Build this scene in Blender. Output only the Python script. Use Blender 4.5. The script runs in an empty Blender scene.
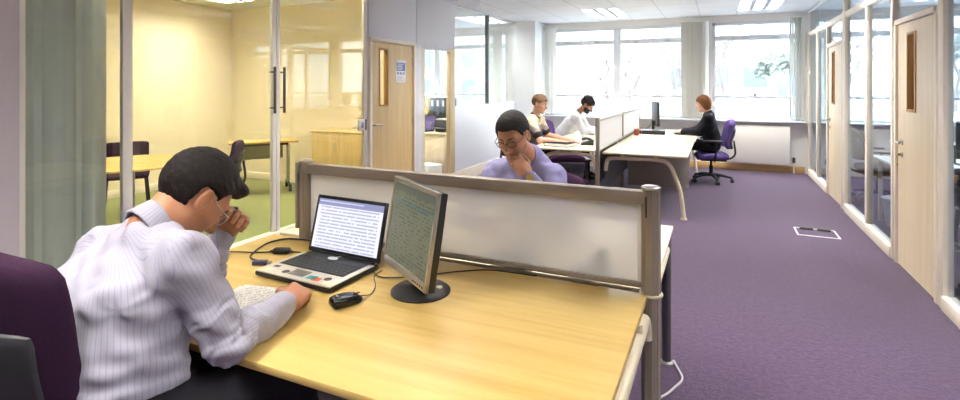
import bpy, bmesh, math, random
import numpy as np
from mathutils import Vector, Matrix
random.seed(7)
SC = bpy.context.scene
COL = SC.collection
PI = math.pi
f32 = np.float32

# ------------------------------------------------------------------ materials
def lin(c):
    o = []
    for v in c:
        v = v / 255.0
        o.append(v / 12.92 if v <= .04045 else ((v + .055) / 1.055) ** 2.4)
    return (*o, 1.0)

MATS = {}
def nn(nt, kind, **kw):
    n = nt.nodes.new(kind)
    for k, v in kw.items():
        if k.startswith('i_'):
            n.inputs[k[2:].replace('_', ' ')].default_value = v
        else:
            setattr(n, k, v)
    return n

def mat(name, rgb, rough=.5, metal=0., var=0., vscale=(8, 8, 8), bump=0., bscale=60, spec=.5, emis=None, estr=0, trans=0, alpha=1, sheen=0, coat=0):
    if name in MATS:
        return MATS[name]
    m = bpy.data.materials.new(name)
    m.use_nodes = True
    nt = m.node_tree
    b = nt.nodes['Principled BSDF']
    b.inputs['Base Color'].default_value = lin(rgb)
    b.inputs['Roughness'].default_value = rough
    b.inputs['Metallic'].default_value = metal
    b.inputs['Specular IOR Level'].default_value = spec
    b.inputs['Transmission Weight'].default_value = trans
    b.inputs['Sheen Weight'].default_value = sheen
    b.inputs['Coat Weight'].default_value = coat
    if emis:
        b.inputs['Emission Color'].default_value = lin(emis)
        b.inputs['Emission Strength'].default_value = estr
    if var or bump:
        tc = nn(nt, 'ShaderNodeTexCoord')
        mp = nn(nt, 'ShaderNodeMapping')
        mp.inputs['Scale'].default_value = vscale
        nt.links.new(tc.outputs['Object'], mp.inputs[0])
        nz = nn(nt, 'ShaderNodeTexNoise', i_Scale=1.0, i_Detail=5.0)
        nt.links.new(mp.outputs[0], nz.inputs['Vector'])
        if var:
            c = lin(rgb)
            mx = nn(nt, 'ShaderNodeMix', data_type='RGBA')
            mx.inputs[6].default_value = tuple(min(1, x * (1 - var)) for x in c[:3]) + (1,)
            mx.inputs[7].default_value = tuple(min(1, x * (1 + var)) for x in c[:3]) + (1,)
            nt.links.new(nz.outputs['Fac'], mx.inputs[0])
            nt.links.new(mx.outputs[2], b.inputs['Base Color'])
        if bump:
            n2 = nn(nt, 'ShaderNodeTexNoise', i_Scale=float(bscale), i_Detail=3.0)
            nt.links.new(tc.outputs['Object'], n2.inputs['Vector'])
            bp = nn(nt, 'ShaderNodeBump', i_Strength=bump, i_Distance=.01)
            nt.links.new(n2.outputs['Fac'], bp.inputs['Height'])
            nt.links.new(bp.outputs[0], b.inputs['Normal'])
    MATS[name] = m
    return m

def glass_mat(name, tint=(245, 250, 250), refl=1.0):
    m = bpy.data.materials.new(name); m.use_nodes = True
    nt = m.node_tree; nt.nodes.clear()
    out = nn(nt, 'ShaderNodeOutputMaterial')
    tr = nn(nt, 'ShaderNodeBsdfTransparent'); tr.inputs[0].default_value = lin(tint)
    gl = nn(nt, 'ShaderNodeBsdfGlossy', i_Roughness=.015)
    # mirror share of each face by its angle to the ray, the same for both faces of the pane
    geo = nn(nt, 'ShaderNodeNewGeometry')
    dt = nn(nt, 'ShaderNodeVectorMath', operation='DOT_PRODUCT'); nt.links.new(geo.outputs['Normal'], dt.inputs[0]); nt.links.new(geo.outputs['Incoming'], dt.inputs[1])
    ab = nn(nt, 'ShaderNodeMath', operation='ABSOLUTE'); nt.links.new(dt.outputs['Value'], ab.inputs[0])
    om = nn(nt, 'ShaderNodeMath', operation='SUBTRACT'); om.inputs[0].default_value = 1; nt.links.new(ab.outputs[0], om.inputs[1])
    pw = nn(nt, 'ShaderNodeMath', operation='POWER'); pw.inputs[1].default_value = 5; nt.links.new(om.outputs[0], pw.inputs[0])
    ma = nn(nt, 'ShaderNodeMath', operation='MULTIPLY_ADD'); ma.inputs[1].default_value = .9 * refl; ma.inputs[2].default_value = .04 * refl; nt.links.new(pw.outputs[0], ma.inputs[0])
    mi = nn(nt, 'ShaderNodeMixShader')
    nt.links.new(ma.outputs[0], mi.inputs[0]); nt.links.new(tr.outputs[0], mi.inputs[1]); nt.links.new(gl.outputs[0], mi.inputs[2])
    nt.links.new(mi.outputs[0], out.inputs[0])
    MATS[name] = m
    return m

def frosted_mat(name, rgb=(244, 242, 240), rough=.35, white=.55):
    m = bpy.data.materials.new(name); m.use_nodes = True
    nt = m.node_tree; nt.nodes.clear()
    out = nn(nt, 'ShaderNodeOutputMaterial')
    rf = nn(nt, 'ShaderNodeBsdfRefraction', i_IOR=1.02, i_Roughness=rough); rf.inputs[0].default_value = lin((250, 249, 247))
    df = nn(nt, 'ShaderNodeBsdfDiffuse'); df.inputs[0].default_value = lin(rgb)
    tl = nn(nt, 'ShaderNodeBsdfTranslucent'); tl.inputs[0].default_value = lin(rgb)
    a = nn(nt, 'ShaderNodeMixShader', i_Fac=.5)
    b = nn(nt, 'ShaderNodeMixShader', i_Fac=white)
    nt.links.new(df.outputs[0], a.inputs[1]); nt.links.new(tl.outputs[0], a.inputs[2])
    nt.links.new(rf.outputs[0], b.inputs[1]); nt.links.new(a.outputs[0], b.inputs[2])
    nt.links.new(b.outputs[0], out.inputs[0])
    MATS[name] = m
    return m

def wood_mat(name, c1, c2, axis='X', rough=.4, scale=1.0, coat=0.):
    """long soft grain running along axis"""
    m = bpy.data.materials.new(name); m.use_nodes = True
    nt = m.node_tree; b = nt.nodes['Principled BSDF']
    tc = nn(nt, 'ShaderNodeTexCoord'); mp = nn(nt, 'ShaderNodeMapping')
    s = {'X': (1.2, 22, 22), 'Y': (22, 1.2, 22), 'Z': (22, 22, 1.2)}[axis]
    mp.inputs['Scale'].default_value = tuple(x * scale for x in s)
    nt.links.new(tc.outputs['Object'], mp.inputs[0])
    n1 = nn(nt, 'ShaderNodeTexNoise', i_Scale=1.0, i_Detail=6.0, i_Distortion=.6)
    nt.links.new(mp.outputs[0], n1.inputs['Vector'])
    n2 = nn(nt, 'ShaderNodeTexNoise', i_Scale=.25, i_Detail=3.0, i_Distortion=1.5)
    nt.links.new(mp.outputs[0], n2.inputs['Vector'])
    ad = nn(nt, 'ShaderNodeMath', operation='ADD'); nt.links.new(n1.outputs['Fac'], ad.inputs[0]); nt.links.new(n2.outputs['Fac'], ad.inputs[1])
    rp = nn(nt, 'ShaderNodeMapRange'); rp.inputs[1].default_value = .75; rp.inputs[2].default_value = 1.25
    nt.links.new(ad.outputs[0], rp.inputs[0])
    mx = nn(nt, 'ShaderNodeMix', data_type='RGBA'); mx.inputs[6].default_value = lin(c1); mx.inputs[7].default_value = lin(c2)
    nt.links.new(rp.outputs[0], mx.inputs[0]); nt.links.new(mx.outputs[2], b.inputs['Base Color'])
    b.inputs['Roughness'].default_value = rough; b.inputs['Coat Weight'].default_value = coat
    MATS[name] = m
    return m

def carpet_mat(name, c1, c2):
    m = bpy.data.materials.new(name); m.use_nodes = True
    nt = m.node_tree; b = nt.nodes['Principled BSDF']
    tc = nn(nt, 'ShaderNodeTexCoord')
    n1 = nn(nt, 'ShaderNodeTexNoise', i_Scale=90.0, i_Detail=4.0, i_Roughness=.7)
    n2 = nn(nt, 'ShaderNodeTexNoise', i_Scale=34.0, i_Detail=4.0)
    for n in (n1, n2): nt.links.new(tc.outputs['Object'], n.inputs['Vector'])
    ad = nn(nt, 'ShaderNodeMath', operation='ADD'); nt.links.new(n1.outputs['Fac'], ad.inputs[0])
    ml = nn(nt, 'ShaderNodeMath', operation='MULTIPLY'); ml.inputs[1].default_value = .55
    nt.links.new(n2.outputs['Fac'], ml.inputs[0]); nt.links.new(ml.outputs[0], ad.inputs[1])
    rp = nn(nt, 'ShaderNodeMapRange'); rp.inputs[1].default_value = .56; rp.inputs[2].default_value = 1.0
    nt.links.new(ad.outputs[0], rp.inputs[0])
    mx = nn(nt, 'ShaderNodeMix', data_type='RGBA'); mx.inputs[6].default_value = lin(c1); mx.inputs[7].default_value = lin(c2)
    nt.links.new(rp.outputs[0], mx.inputs[0]); nt.links.new(mx.outputs[2], b.inputs['Base Color'])
    b.inputs['Roughness'].default_value = .95; b.inputs['Sheen Weight'].default_value = .35; b.inputs['Sheen Roughness'].default_value = .4; b.inputs['Specular IOR Level'].default_value = .2
    bp = nn(nt, 'ShaderNodeBump', i_Strength=.5, i_Distance=.01)
    nt.links.new(n1.outputs['Fac'], bp.inputs['Height']); nt.links.new(bp.outputs[0], b.inputs['Normal'])
    MATS[name] = m
    return m

def lines_mat(name, paper, ink, rows, word, thr=.5, head=None, head_from=.86, emit=0., rough=.5, w=1., h=1., margin=.06):
    """a sheet or a screen with rows of small unreadable writing; object XY, x 0..w, y 0..h"""
    m = bpy.data.materials.new(name); m.use_nodes = True
    nt = m.node_tree; b = nt.nodes['Principled BSDF']
    tc = nn(nt, 'ShaderNodeTexCoord'); sp = nn(nt, 'ShaderNodeSeparateXYZ'); nt.links.new(tc.outputs['Object'], sp.inputs[0])
    def mth(op, a, bb=None):
        n = nn(nt, 'ShaderNodeMath', operation=op)
        for i, q in enumerate((a, bb)):
            if q is None: continue
            if isinstance(q, (int, float)): n.inputs[i].default_value = q
            else: nt.links.new(q, n.inputs[i])
        return n.outputs[0]
    u = mth('ADD', mth('DIVIDE', sp.outputs[0], w), .5); v = mth('DIVIDE', sp.outputs[1], h)
    rv = mth('MULTIPLY', v, rows)
    fr = mth('FRACT', rv); rid = mth('FLOOR', rv)
    inrow = mth('LESS_THAN', mth('ABSOLUTE', mth('SUBTRACT', fr, .5)), .22)
    cb = nn(nt, 'ShaderNodeCombineXYZ'); nt.links.new(mth('MULTIPLY', u, word), cb.inputs[0]); nt.links.new(mth('MULTIPLY', rid, 7.3), cb.inputs[1])
    nz = nn(nt, 'ShaderNodeTexNoise', i_Scale=1.0, i_Detail=1.0); nt.links.new(cb.outputs[0], nz.inputs['Vector'])
    wd = mth('LESS_THAN', nz.outputs['Fac'], thr)
    inm = mth('LESS_THAN', mth('ABSOLUTE', mth('SUBTRACT', u, .5)), .5 - margin)
    fac = mth('MULTIPLY', mth('MULTIPLY', inrow, wd), inm)
    mx = nn(nt, 'ShaderNodeMix', data_type='RGBA'); mx.inputs[6].default_value = lin(paper); mx.inputs[7].default_value = lin(ink)
    nt.links.new(fac, mx.inputs[0])
    col = mx.outputs[2]
    if head:
        hm = mth('GREATER_THAN', v, head_from)
        m2 = nn(nt, 'ShaderNodeMix', data_type='RGBA'); m2.inputs[7].default_value = lin(head)
        nt.links.new(hm, m2.inputs[0]); nt.links.new(col, m2.inputs[6]); col = m2.outputs[2]
    if emit:
        b.inputs['Base Color'].default_value = (.01, .01, .012, 1)
        nt.links.new(col, b.inputs['Emission Color']); b.inputs['Emission Strength'].default_value = emit
    else:
        nt.links.new(col, b.inputs['Base Color'])
    b.inputs['Roughness'].default_value = rough
    MATS[name] = m
    return m

# ------------------------------------------------------------------ mesh builder
def spl(pts, n=8):
    """Catmull-Rom through the points"""
    p = [Vector(q) for q in pts]
    p = [p[0] * 2 - p[1]] + p + [p[-1] * 2 - p[-2]]
    o = []
    for i in range(1, len(p) - 2):
        for k in range(n):
            t = k / n
            a, b, c, d = p[i - 1], p[i], p[i + 1], p[i + 2]
            o.append(.5 * ((2 * b) + (c - a) * t + (2 * a - 5 * b + 4 * c - d) * t * t + (3 * b - a - 3 * c + d) * t ** 3))
    o.append(p[-2])
    return o

class MB:
    def __init__(s): s.bm = bmesh.new()
    def _join(s, t):
        me = bpy.data.meshes.new('tmp'); t.to_mesh(me); t.free(); s.bm.from_mesh(me); bpy.data.meshes.remove(me)
        return s
    def box(s, c, d, bev=0., rot=None, seg=2):
        t = bmesh.new(); bmesh.ops.create_cube(t, size=1)
        bmesh.ops.scale(t, vec=d, verts=t.verts)
        if bev: bmesh.ops.bevel(t, geom=t.edges[:], offset=min(bev, min(d) * .45), segments=seg, affect='EDGES', profile=.5)
        if rot is not None: bmesh.ops.rotate(t, cent=(0, 0, 0), matrix=rot, verts=t.verts)
        bmesh.ops.translate(t, vec=c, verts=t.verts)
        return s._join(t)
    def bb(s, lo, hi, bev=0., seg=2):
        return s.box([(a + b) / 2 for a, b in zip(lo, hi)], [abs(b - a) for a, b in zip(lo, hi)], bev, None, seg)
    def tube(s, pts, r, n=10, caps=True, flat=1.0, up=None):
        pts = [Vector(p) for p in pts]; t = bmesh.new()
        rs = r if isinstance(r, (list, tuple)) else [r] * len(pts)
        tg = [(pts[min(i + 1, len(pts) - 1)] - pts[max(i - 1, 0)]).normalized() for i in range(len(pts))]
        u = Vector(up) if up else (Vector((0, 0, 1)) if abs(tg[0].z) < .9 else Vector((1, 0, 0)))
        rings = []
        for p, d, q in zip(pts, tg, rs):
            u = (u - d * u.dot(d)); u = u.normalized() if u.length > 1e-6 else d.orthogonal().normalized()
            w = d.cross(u)
            rings.append([t.verts.new(p + u * math.cos(a) * q * flat + w * math.sin(a) * q) for a in [2 * PI * k / n for k in range(n)]])
        for a, b in zip(rings, rings[1:]):
            for k in range(n): t.faces.new((a[k], a[(k + 1) % n], b[(k + 1) % n], b[k]))
        if caps: t.faces.new(rings[0][::-1]); t.faces.new(rings[-1])
        bmesh.ops.recalc_face_normals(t, faces=t.faces)
        return s._join(t)
    def cyl(s, a, b, r, r2=None, n=16): return s.tube([a, b], [r, r if r2 is None else r2], n)
    def lathe(s, prof, c=(0, 0, 0), n=24, rot=None):
        t = bmesh.new(); rings = []
        for r, z in prof:
            rings.append([t.verts.new((max(r, 1e-4) * math.cos(2 * PI * k / n), max(r, 1e-4) * math.sin(2 * PI * k / n), z)) for k in range(n)])
        for a, b in zip(rings, rings[1:]):
            for k in range(n): t.faces.new((a[k], a[(k + 1) % n], b[(k + 1) % n], b[k]))
        t.faces.new(rings[0][::-1]); t.faces.new(rings[-1])
        bmesh.ops.recalc_face_normals(t, faces=t.faces)
        if rot is not None: bmesh.ops.rotate(t, cent=(0, 0, 0), matrix=rot, verts=t.verts)
        bmesh.ops.translate(t, vec=c, verts=t.verts)
        return s._join(t)
    def prism(s, poly, lo, hi, axis='Z', bev=0.):
        t = bmesh.new()
        mk = {'Z': lambda a, b, h: (a, b, h), 'Y': lambda a, b, h: (a, h, b), 'X': lambda a, b, h: (h, a, b)}[axis]
        A = [t.verts.new(mk(a, b, lo)) for a, b in poly]; B = [t.verts.new(mk(a, b, hi)) for a, b in poly]
        t.faces.new(A); t.faces.new(B[::-1])
        for i in range(len(A)): t.faces.new((A[i], B[i], B[(i + 1) % len(A)], A[(i + 1) % len(A)]))
        bmesh.ops.recalc_face_normals(t, faces=t.faces)
        if bev: bmesh.ops.bevel(t, geom=t.edges[:], offset=bev, segments=2, affect='EDGES', profile=.5)
        return s._join(t)
    def pad(s, c, half, r, n=10, deform=None, rot=None):
        """cushion: finely cut rounded box, bent by deform(x, y, z) in its own frame"""
        t = bmesh.new(); bmesh.ops.create_cube(t, size=2)
        bmesh.ops.subdivide_edges(t, edges=t.edges[:], cuts=n, use_grid_fill=True)
        for v in t.verts:
            p = Vector(v.co[i] * half[i] for i in range(3))
            q = Vector(max(-(half[i] - r), min(half[i] - r, p[i])) for i in range(3))
            d = p - q
            p = q + d.normalized() * r if d.length > 1e-7 else p
            v.co = Vector(deform(*p)) if deform else p
        if rot is not None: bmesh.ops.rotate(t, cent=(0, 0, 0), matrix=rot, verts=t.verts)
        bmesh.ops.translate(t, vec=c, verts=t.verts)
        return s._join(t)
    def ball(s, c, r, seg=16):
        t = bmesh.new(); bmesh.ops.create_uvsphere(t, u_segments=seg, v_segments=max(6, seg // 2), radius=1)
        rr = (r, r, r) if isinstance(r, (int, float)) else r
        bmesh.ops.scale(t, vec=rr, verts=t.verts); bmesh.ops.translate(t, vec=c, verts=t.verts)
        return s._join(t)
    def quad(s, pts):
        t = bmesh.new(); t.faces.new([t.verts.new(p) for p in pts]); return s._join(t)
    def build(s, name, m, parent=None, smooth=True, world=False):
        me = bpy.data.meshes.new(name)
        if world and parent is not None:
            bmesh.ops.translate(s.bm, vec=-gloc(parent), verts=s.bm.verts)
        s.bm.to_mesh(me); s.bm.free()
        me.materials.append(m)
        o = bpy.data.objects.new(name, me); COL.objects.link(o)
        if parent is not None: o.parent = parent
        if smooth:
            me.polygons.foreach_set('use_smooth', [True] * len(me.polygons))
            try: me.set_sharp_from_angle(angle=math.radians(38))
            except Exception: pass
        return o

def gloc(o):
    v = Vector(o.location)
    while o.parent is not None:
        o = o.parent; v += Vector(o.location)
    return v

def tag(o, label=None, cat=None, group=None, kind=None):
    if label: o['label'] = label
    if cat: o['category'] = cat
    if group: o['group'] = group
    if kind: o['kind'] = kind
    return o

def thing(name, label=None, cat=None, loc=(0, 0, 0), rz=0, group=None, kind=None):
    o = bpy.data.objects.new(name, None); COL.objects.link(o)
    o.empty_display_size = .1
    o.location = loc; o.rotation_euler = (0, 0, rz)
    return tag(o, label, cat, group, kind)

def copy_tree(o, parent=None):
    c = o.copy(); COL.objects.link(c)
    if parent is not None: c.parent = parent
    for ch in o.children: copy_tree(ch, c)
    return c

def dup(o, loc, rz=0, label=None, group=None):
    c = copy_tree(o); c.location = loc; c.rotation_euler = (0, 0, rz)
    if label: c['label'] = label
    if group: c['group'] = group
    return c

def rotm(ax, deg): return Matrix.Rotation(math.radians(deg), 3, ax)
SKY = 4.2; EXPO = 1.22
# ------------------------------------------------------------------ signed-distance figures
class Field:
    def __init__(s, lo, hi, h):
        s.lo = np.array(lo, float); s.h = h
        s.n = [int(math.ceil((b - a) / h)) + 1 for a, b in zip(lo, hi)]
        s.v = np.full(s.n, 9., f32)
        s.ax = [(s.lo[i] + h * np.arange(s.n[i])).astype(f32) for i in range(3)]
    def sub(s, lo, hi, m):
        sl = []
        for i in range(3):
            a = int(max(0, math.floor((lo[i] - m - s.lo[i]) / s.h))); b = int(min(s.n[i], math.ceil((hi[i] + m - s.lo[i]) / s.h) + 1))
            sl.append(slice(a, max(a, b)))
        X = s.ax[0][sl[0]][:, None, None]; Y = s.ax[1][sl[1]][None, :, None]; Z = s.ax[2][sl[2]][None, None, :]
        return tuple(sl), X, Y, Z
    def add(s, fn, lo, hi, k=.0):
        sl, X, Y, Z = s.sub(lo, hi, k + 4 * s.h)
        s.v[sl] = smin(s.v[sl], fn(X, Y, Z), k)
    def cut(s, fn, lo, hi, k=.0):
        sl, X, Y, Z = s.sub(lo, hi, k + 4 * s.h)
        s.v[sl] = -smin(-s.v[sl], fn(X, Y, Z), k)
    def rc(s, a, b, r1, r2, k=.02):
        a = np.array(a, float); b = np.array(b, float); r = max(r1, r2)
        s.add(lambda X, Y, Z: rcone(X, Y, Z, a, b, r1, r2), np.minimum(a, b) - r, np.maximum(a, b) + r, k)
    def warp(s, fn):
        """add a displacement near the surface"""
        sl, X, Y, Z = s.sub(s.lo, s.lo + s.h * np.array(s.n), 0)
        near = np.abs(s.v) < .05
        ix = np.nonzero(near)
        s.v[ix] += fn(s.ax[0][ix[0]], s.ax[1][ix[1]], s.ax[2][ix[2]]).astype(f32)
    def mesh(s):
        v = s.v; sg = v < 0
        n = v.shape
        cnt = np.zeros([k - 1 for k in n], np.uint8)
        for i in (0, 1):
            for j in (0, 1):
                for k in (0, 1): cnt += sg[i:n[0] - 1 + i, j:n[1] - 1 + j, k:n[2] - 1 + k]
        act = (cnt > 0) & (cnt < 8)
        idx = np.argwhere(act)
        vid = np.full(act.shape, -1, np.int32); vid[act] = np.arange(len(idx))
        acc = np.zeros((len(idx), 3)); num = np.zeros(len(idx))
        cor = {}
        for i in (0, 1):
            for j in (0, 1):
                for k in (0, 1): cor[i, j, k] = v[idx[:, 0] + i, idx[:, 1] + j, idx[:, 2] + k].astype(float)
        for a in cor:
            for ax in range(3):
                if a[ax]: continue
                b = list(a); b[ax] = 1; b = tuple(b)
                A, B = cor[a], cor[b]
                x = (A < 0) != (B < 0)
                t = np.where(x, A / np.where(x, A - B, 1), 0)
                P = np.tile(np.array(a, float), (len(idx), 1)); P[:, ax] = t
                acc[x] += P[x]; num[x] += 1
        V = (acc / num[:, None] + idx) * s.h + s.lo
        F = []
        for ax in range(3):
            o = [i for i in range(3) if i != ax]
            a = [slice(None)] * 3; b = [slice(None)] * 3
            a[ax] = slice(0, n[ax] - 1); b[ax] = slice(1, n[ax])
            A, B = sg[tuple(a)], sg[tuple(b)]
            e = np.argwhere(A != B)
            e = e[(e[:, o[0]] > 0) & (e[:, o[1]] > 0) & (e[:, o[0]] < n[o[0]] - 1) & (e[:, o[1]] < n[o[1]] - 1)]
            ins = A[tuple(e.T)]
            q = []
            for du, dv in ((1, 1), (0, 1), (0, 0), (1, 0)):
                c = e.copy(); c[:, o[0]] -= du; c[:, o[1]] -= dv
                q.append(vid[tuple(c.T)])
            q = np.stack(q, 1)
            flip = ins if ax != 1 else ~ins
            q[~flip] = q[~flip][:, ::-1]
            F.append(q)
        F = np.concatenate(F)
        return V, F

def smin(a, b, k):
    if k <= 0: return np.minimum(a, b)
    h = np.maximum(k - np.abs(a - b), 0) / k
    return np.minimum(a, b) - h * h * k * .25
def smax(a, b, k): return -smin(-a, -b, k)

def rcone(X, Y, Z, a, b, r1, r2):
    d = b - a; L = float(d @ d) + 1e-9
    x, y, z = X - f32(a[0]), Y - f32(a[1]), Z - f32(a[2])
    t = np.clip((x * f32(d[0]) + y * f32(d[1]) + z * f32(d[2])) / f32(L), 0, 1)
    return np.sqrt((x - t * f32(d[0])) ** 2 + (y - t * f32(d[1])) ** 2 + (z - t * f32(d[2])) ** 2) - (f32(r1) + f32(r2 - r1) * t)
def elli(x, y, z, c, r):
    x, y, z = x - c[0], y - c[1], z - c[2]
    k0 = np.sqrt((x / r[0]) ** 2 + (y / r[1]) ** 2 + (z / r[2]) ** 2)
    k1 = np.sqrt((x / r[0] ** 2) ** 2 + (y / r[1] ** 2) ** 2 + (z / r[2] ** 2) ** 2) + 1e-6
    return k0 * (k0 - 1) / k1

def wob(x, y, z, seed, L, amp, n=6):
    r = np.random.RandomState(seed); o = 0
    for i in range(n):
        d = r.normal(size=3); d /= np.linalg.norm(d); w = 2 * PI / (L * r.uniform(.6, 1.5))
        o = o + np.sin((x * d[0] + y * d[1] + z * d[2]) * w + r.uniform(0, 6.3) + 1.2 * np.sin((x * d[1] + y * d[2] - z * d[0]) * w * .6 + i))
    return o * amp / math.sqrt(n)

# head frame: x = the figure's right, y = face direction, z = crown; origin mid head
def head_sdf(x, y, z, fem=False):
    ax = np.abs(x)
    d = elli(x, y, z, (0, -.012, .030), (.076, .098, .088))
    d = smin(d, elli(x, y, z, (0, .030, -.035), (.060, .062, .082)), .03)
    d = smin(d, rcone(ax, y, z, np.array((.050, .002, -.055)), np.array((.012, .068, -.098)), .018, .017), .025)
    d = smin(d, rcone(ax, y, z, np.array((0, .070, -.100)), np.array((.008, .070, -.098)), .019, .017), .02)
    d = smin(d, rcone(ax, y, z, np.array((.040, .055, -.018)), np.array((.056, .025, -.008)), .022, .018), .03)
    d = smin(d, rcone(ax, y, z, np.array((.008, .083, .026)), np.array((.040, .072, .028)), .011, .011), .02)
    d = smax(d, -elli(ax, y, z, (.031, .098, .008), (.020, .020, .013)), .018)
    d = smin(d, elli(ax, y, z, (.031, .075, .007), (.015, .0125, .0115)), .004)
    d = smin(d, rcone(x, y, z, np.array((0, .088, .012)), np.array((0, .112, -.030)), .009, .0130), .008)
    d = smin(d, rcone(ax, y, z, np.array((.006, .100, -.036)), np.array((.016, .093, -.034)), .009, .0085), .006)
    d = smin(d, rcone(ax, y, z, np.array((0, .091, -.058)), np.array((.020, .083, -.061)), .0062, .004), .006)
    d = smin(d, rcone(ax, y, z, np.array((0, .089, -.070)), np.array((.018, .081, -.067)), .0068, .004), .006)
    d = smax(d, -rcone(ax, y, z, np.array((0, .101, -.0642)), np.array((.022, .090, -.0638)), .0035, .0025), .004)
    e = elli(ax + .14 * (y + .012), y, z, (.083, -.010, -.004), (.0095, .019, .033))
    e = smax(e, -elli(ax + .14 * (y + .012), y, z, (.0935, -.006, .001), (.0125, .0115, .022)), .003)
    d = smin(d, e, .010)
    return d

def hair_sdf(x, y, z, style, seed=1):
    ax = np.abs(x)
    t = style.get('thick', .014)
    d = elli(x, y, z, (0, -.015, .036), (.076 + t * .75, .099 + t * .8, .089 + t))
    if style.get('side'):  # longer hair falling over ears and neck
        d = smin(d, elli(x, y, z, (0, -.038, -.025), (.092, .078, style['side'])), .04)
    fl = style.get('front', .060)       # height of the hairline over the brow
    # face opening: everything in front of a slanted line and under the hairline
    face = np.maximum(z - (fl - .9 * np.maximum(ax - .045, 0) + style.get('fringe', 0) * x), -(y - (style.get('temple', .032) + .35 * (z - .02))))
    d = smax(d, -face, .012)
    nape = style.get('nape', -.055)
    low = z - (nape + .02)
    low = np.maximum(low * -1, -9)      # below the nape line
    d = smax(d, low - .0, .012)
    if not style.get('side'):
        burn = np.maximum(np.maximum(-(z - .012), -9), (y - .0) * -1 - .0)
        under = np.maximum(z - .012, -9)
        earcut = np.maximum(np.maximum(z - .028, -(z + .09)), np.abs(y + .006) - .027)
        d = smax(d, -np.maximum(earcut, .060 - ax), .008)
        below = np.maximum(z + .004, -(y + .02))      # in front of the ear, below: skin
        d = smax(d, -below, .010)
    if style.get('burn'):
        d = smin(d, elli(ax, y, z, (.070, .020, .004), (.008, .012, .034)), .008)
    a = style.get('wave', .003)
    d = d + wob(x, y * .5, z, seed, .016, a, 6) + wob(x, y, z, seed + 9, .07, a * style.get('lump', .8), 5)
    if style.get('quiff'):
        d = smin(d, elli(x, y, z, (.01, .078, .098), (.048, .026, .020)), .03)
    if style.get('tuft'):
        d = smin(d, elli(x, y, z, (0, .085, .085), (.050, .030, .026)), .03)
    return d

FING = ((.030, .088, .068, .0088), (.010, .093, .078, .0092), (-.011, .090, .072, .0088), (-.030, .082, .056, .0078))
def hand_sdf(x, y, z, curl, thumb, spread=.08):
    """wrist at the origin, +y to the knuckles, +z back of the hand, +x thumb side"""
    q = [np.abs(x / 1.0) - .026, np.abs(y - .048) - .034, np.abs(z) - .004]
    d = np.sqrt(np.maximum(q[0], 0) ** 2 + np.maximum(q[1], 0) ** 2 + np.maximum(q[2], 0) ** 2) + np.minimum(np.maximum(np.maximum(q[0], q[1]), q[2]), 0) - .012
    d = smin(d, rcone(x, y, z, np.array((0, -.012, 0)), np.array((0, .03, 0)), .026, .022), .02)
    for i, (fx, fy, L, r) in enumerate(FING):
        p = np.array((fx, fy, -.001)); a = 0.
        sp = spread * (fx / .03)
        for j, fr in enumerate((.46, .30, .24)):
            a += curl[i][j] if isinstance(curl[0], (list, tuple)) else curl[j]
            n = p + L * fr * np.array((math.sin(sp) * math.cos(a), math.cos(sp) * math.cos(a), -math.sin(a)))
            rr = r * (1 - .08 * j)
            d = smin(d, rcone(x, y, z, p, n, rr, rr * .93), .006)
            p = n
    p = np.array((.026, .022, -.006))
    for L, vec, r in zip((.042, .034, .028), thumb, (.0125, .0105, .0095)):
        vec = np.array(vec, float); vec /= np.linalg.norm(vec)
        n = p + L * vec
        d = smin(d, rcone(x, y, z, p, n, r, r * .92), .010)
        p = n
    return d

def frame(y, z):
    y = np.array(y, float); y /= np.linalg.norm(y)
    z = np.array(z, float); z -= y * (z @ y); z /= np.linalg.norm(z)
    return np.stack([np.cross(y, z), y, z], 1)      # columns x, y, z

def local(X, Y, Z, c, R, S, mirror=False):
    a, b, e = (X - f32(c[0])) / f32(S), (Y - f32(c[1])) / f32(S), (Z - f32(c[2])) / f32(S)
    R = R.astype(f32)
    x = a * R[0, 0] + b * R[1, 0] + e * R[2, 0]
    y = a * R[0, 1] + b * R[1, 1] + e * R[2, 1]
    z = a * R[0, 2] + b * R[1, 2] + e * R[2, 2]
    return (-x if mirror else x), y, z

def to_obj(name, V, F, m, parent, base, attrs=None):
    me = bpy.data.meshes.new(name)
    V = (V - np.array(base)).astype(f32)
    me.vertices.add(len(V)); me.vertices.foreach_set('co', V.ravel())
    me.loops.add(len(F) * 4); me.loops.foreach_set('vertex_index', F.astype(np.int32).ravel())
    me.polygons.add(len(F)); me.polygons.foreach_set('loop_start', np.arange(len(F), dtype=np.int32) * 4)
    me.update(calc_edges=True); me.validate()
    me.polygons.foreach_set('use_smooth', np.ones(len(me.polygons), bool))
    for k, a in (attrs or {}).items():
        if a.ndim == 2:
            at = me.attributes.new(k, 'FLOAT_COLOR', 'POINT'); at.data.foreach_set('color', a.astype(f32).ravel())
        else:
            at = me.attributes.new(k, 'FLOAT', 'POINT'); at.data.foreach_set('value', a.astype(f32).ravel())
    me.materials.append(m)
    o = bpy.data.objects.new(name, me); COL.objects.link(o); o.parent = parent
    return o

def attr_mat(name, rough=.5, attr='Col', sss=0., spec=.4):
    m = bpy.data.materials.new(name); m.use_nodes = True
    nt = m.node_tree; b = nt.nodes['Principled BSDF']
    a = nn(nt, 'ShaderNodeAttribute', attribute_name=attr)
    nt.links.new(a.outputs['Color'], b.inputs['Base Color'])
    b.inputs['Roughness'].default_value = rough; b.inputs['Specular IOR Level'].default_value = spec
    MATS[name] = m
    return m

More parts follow.
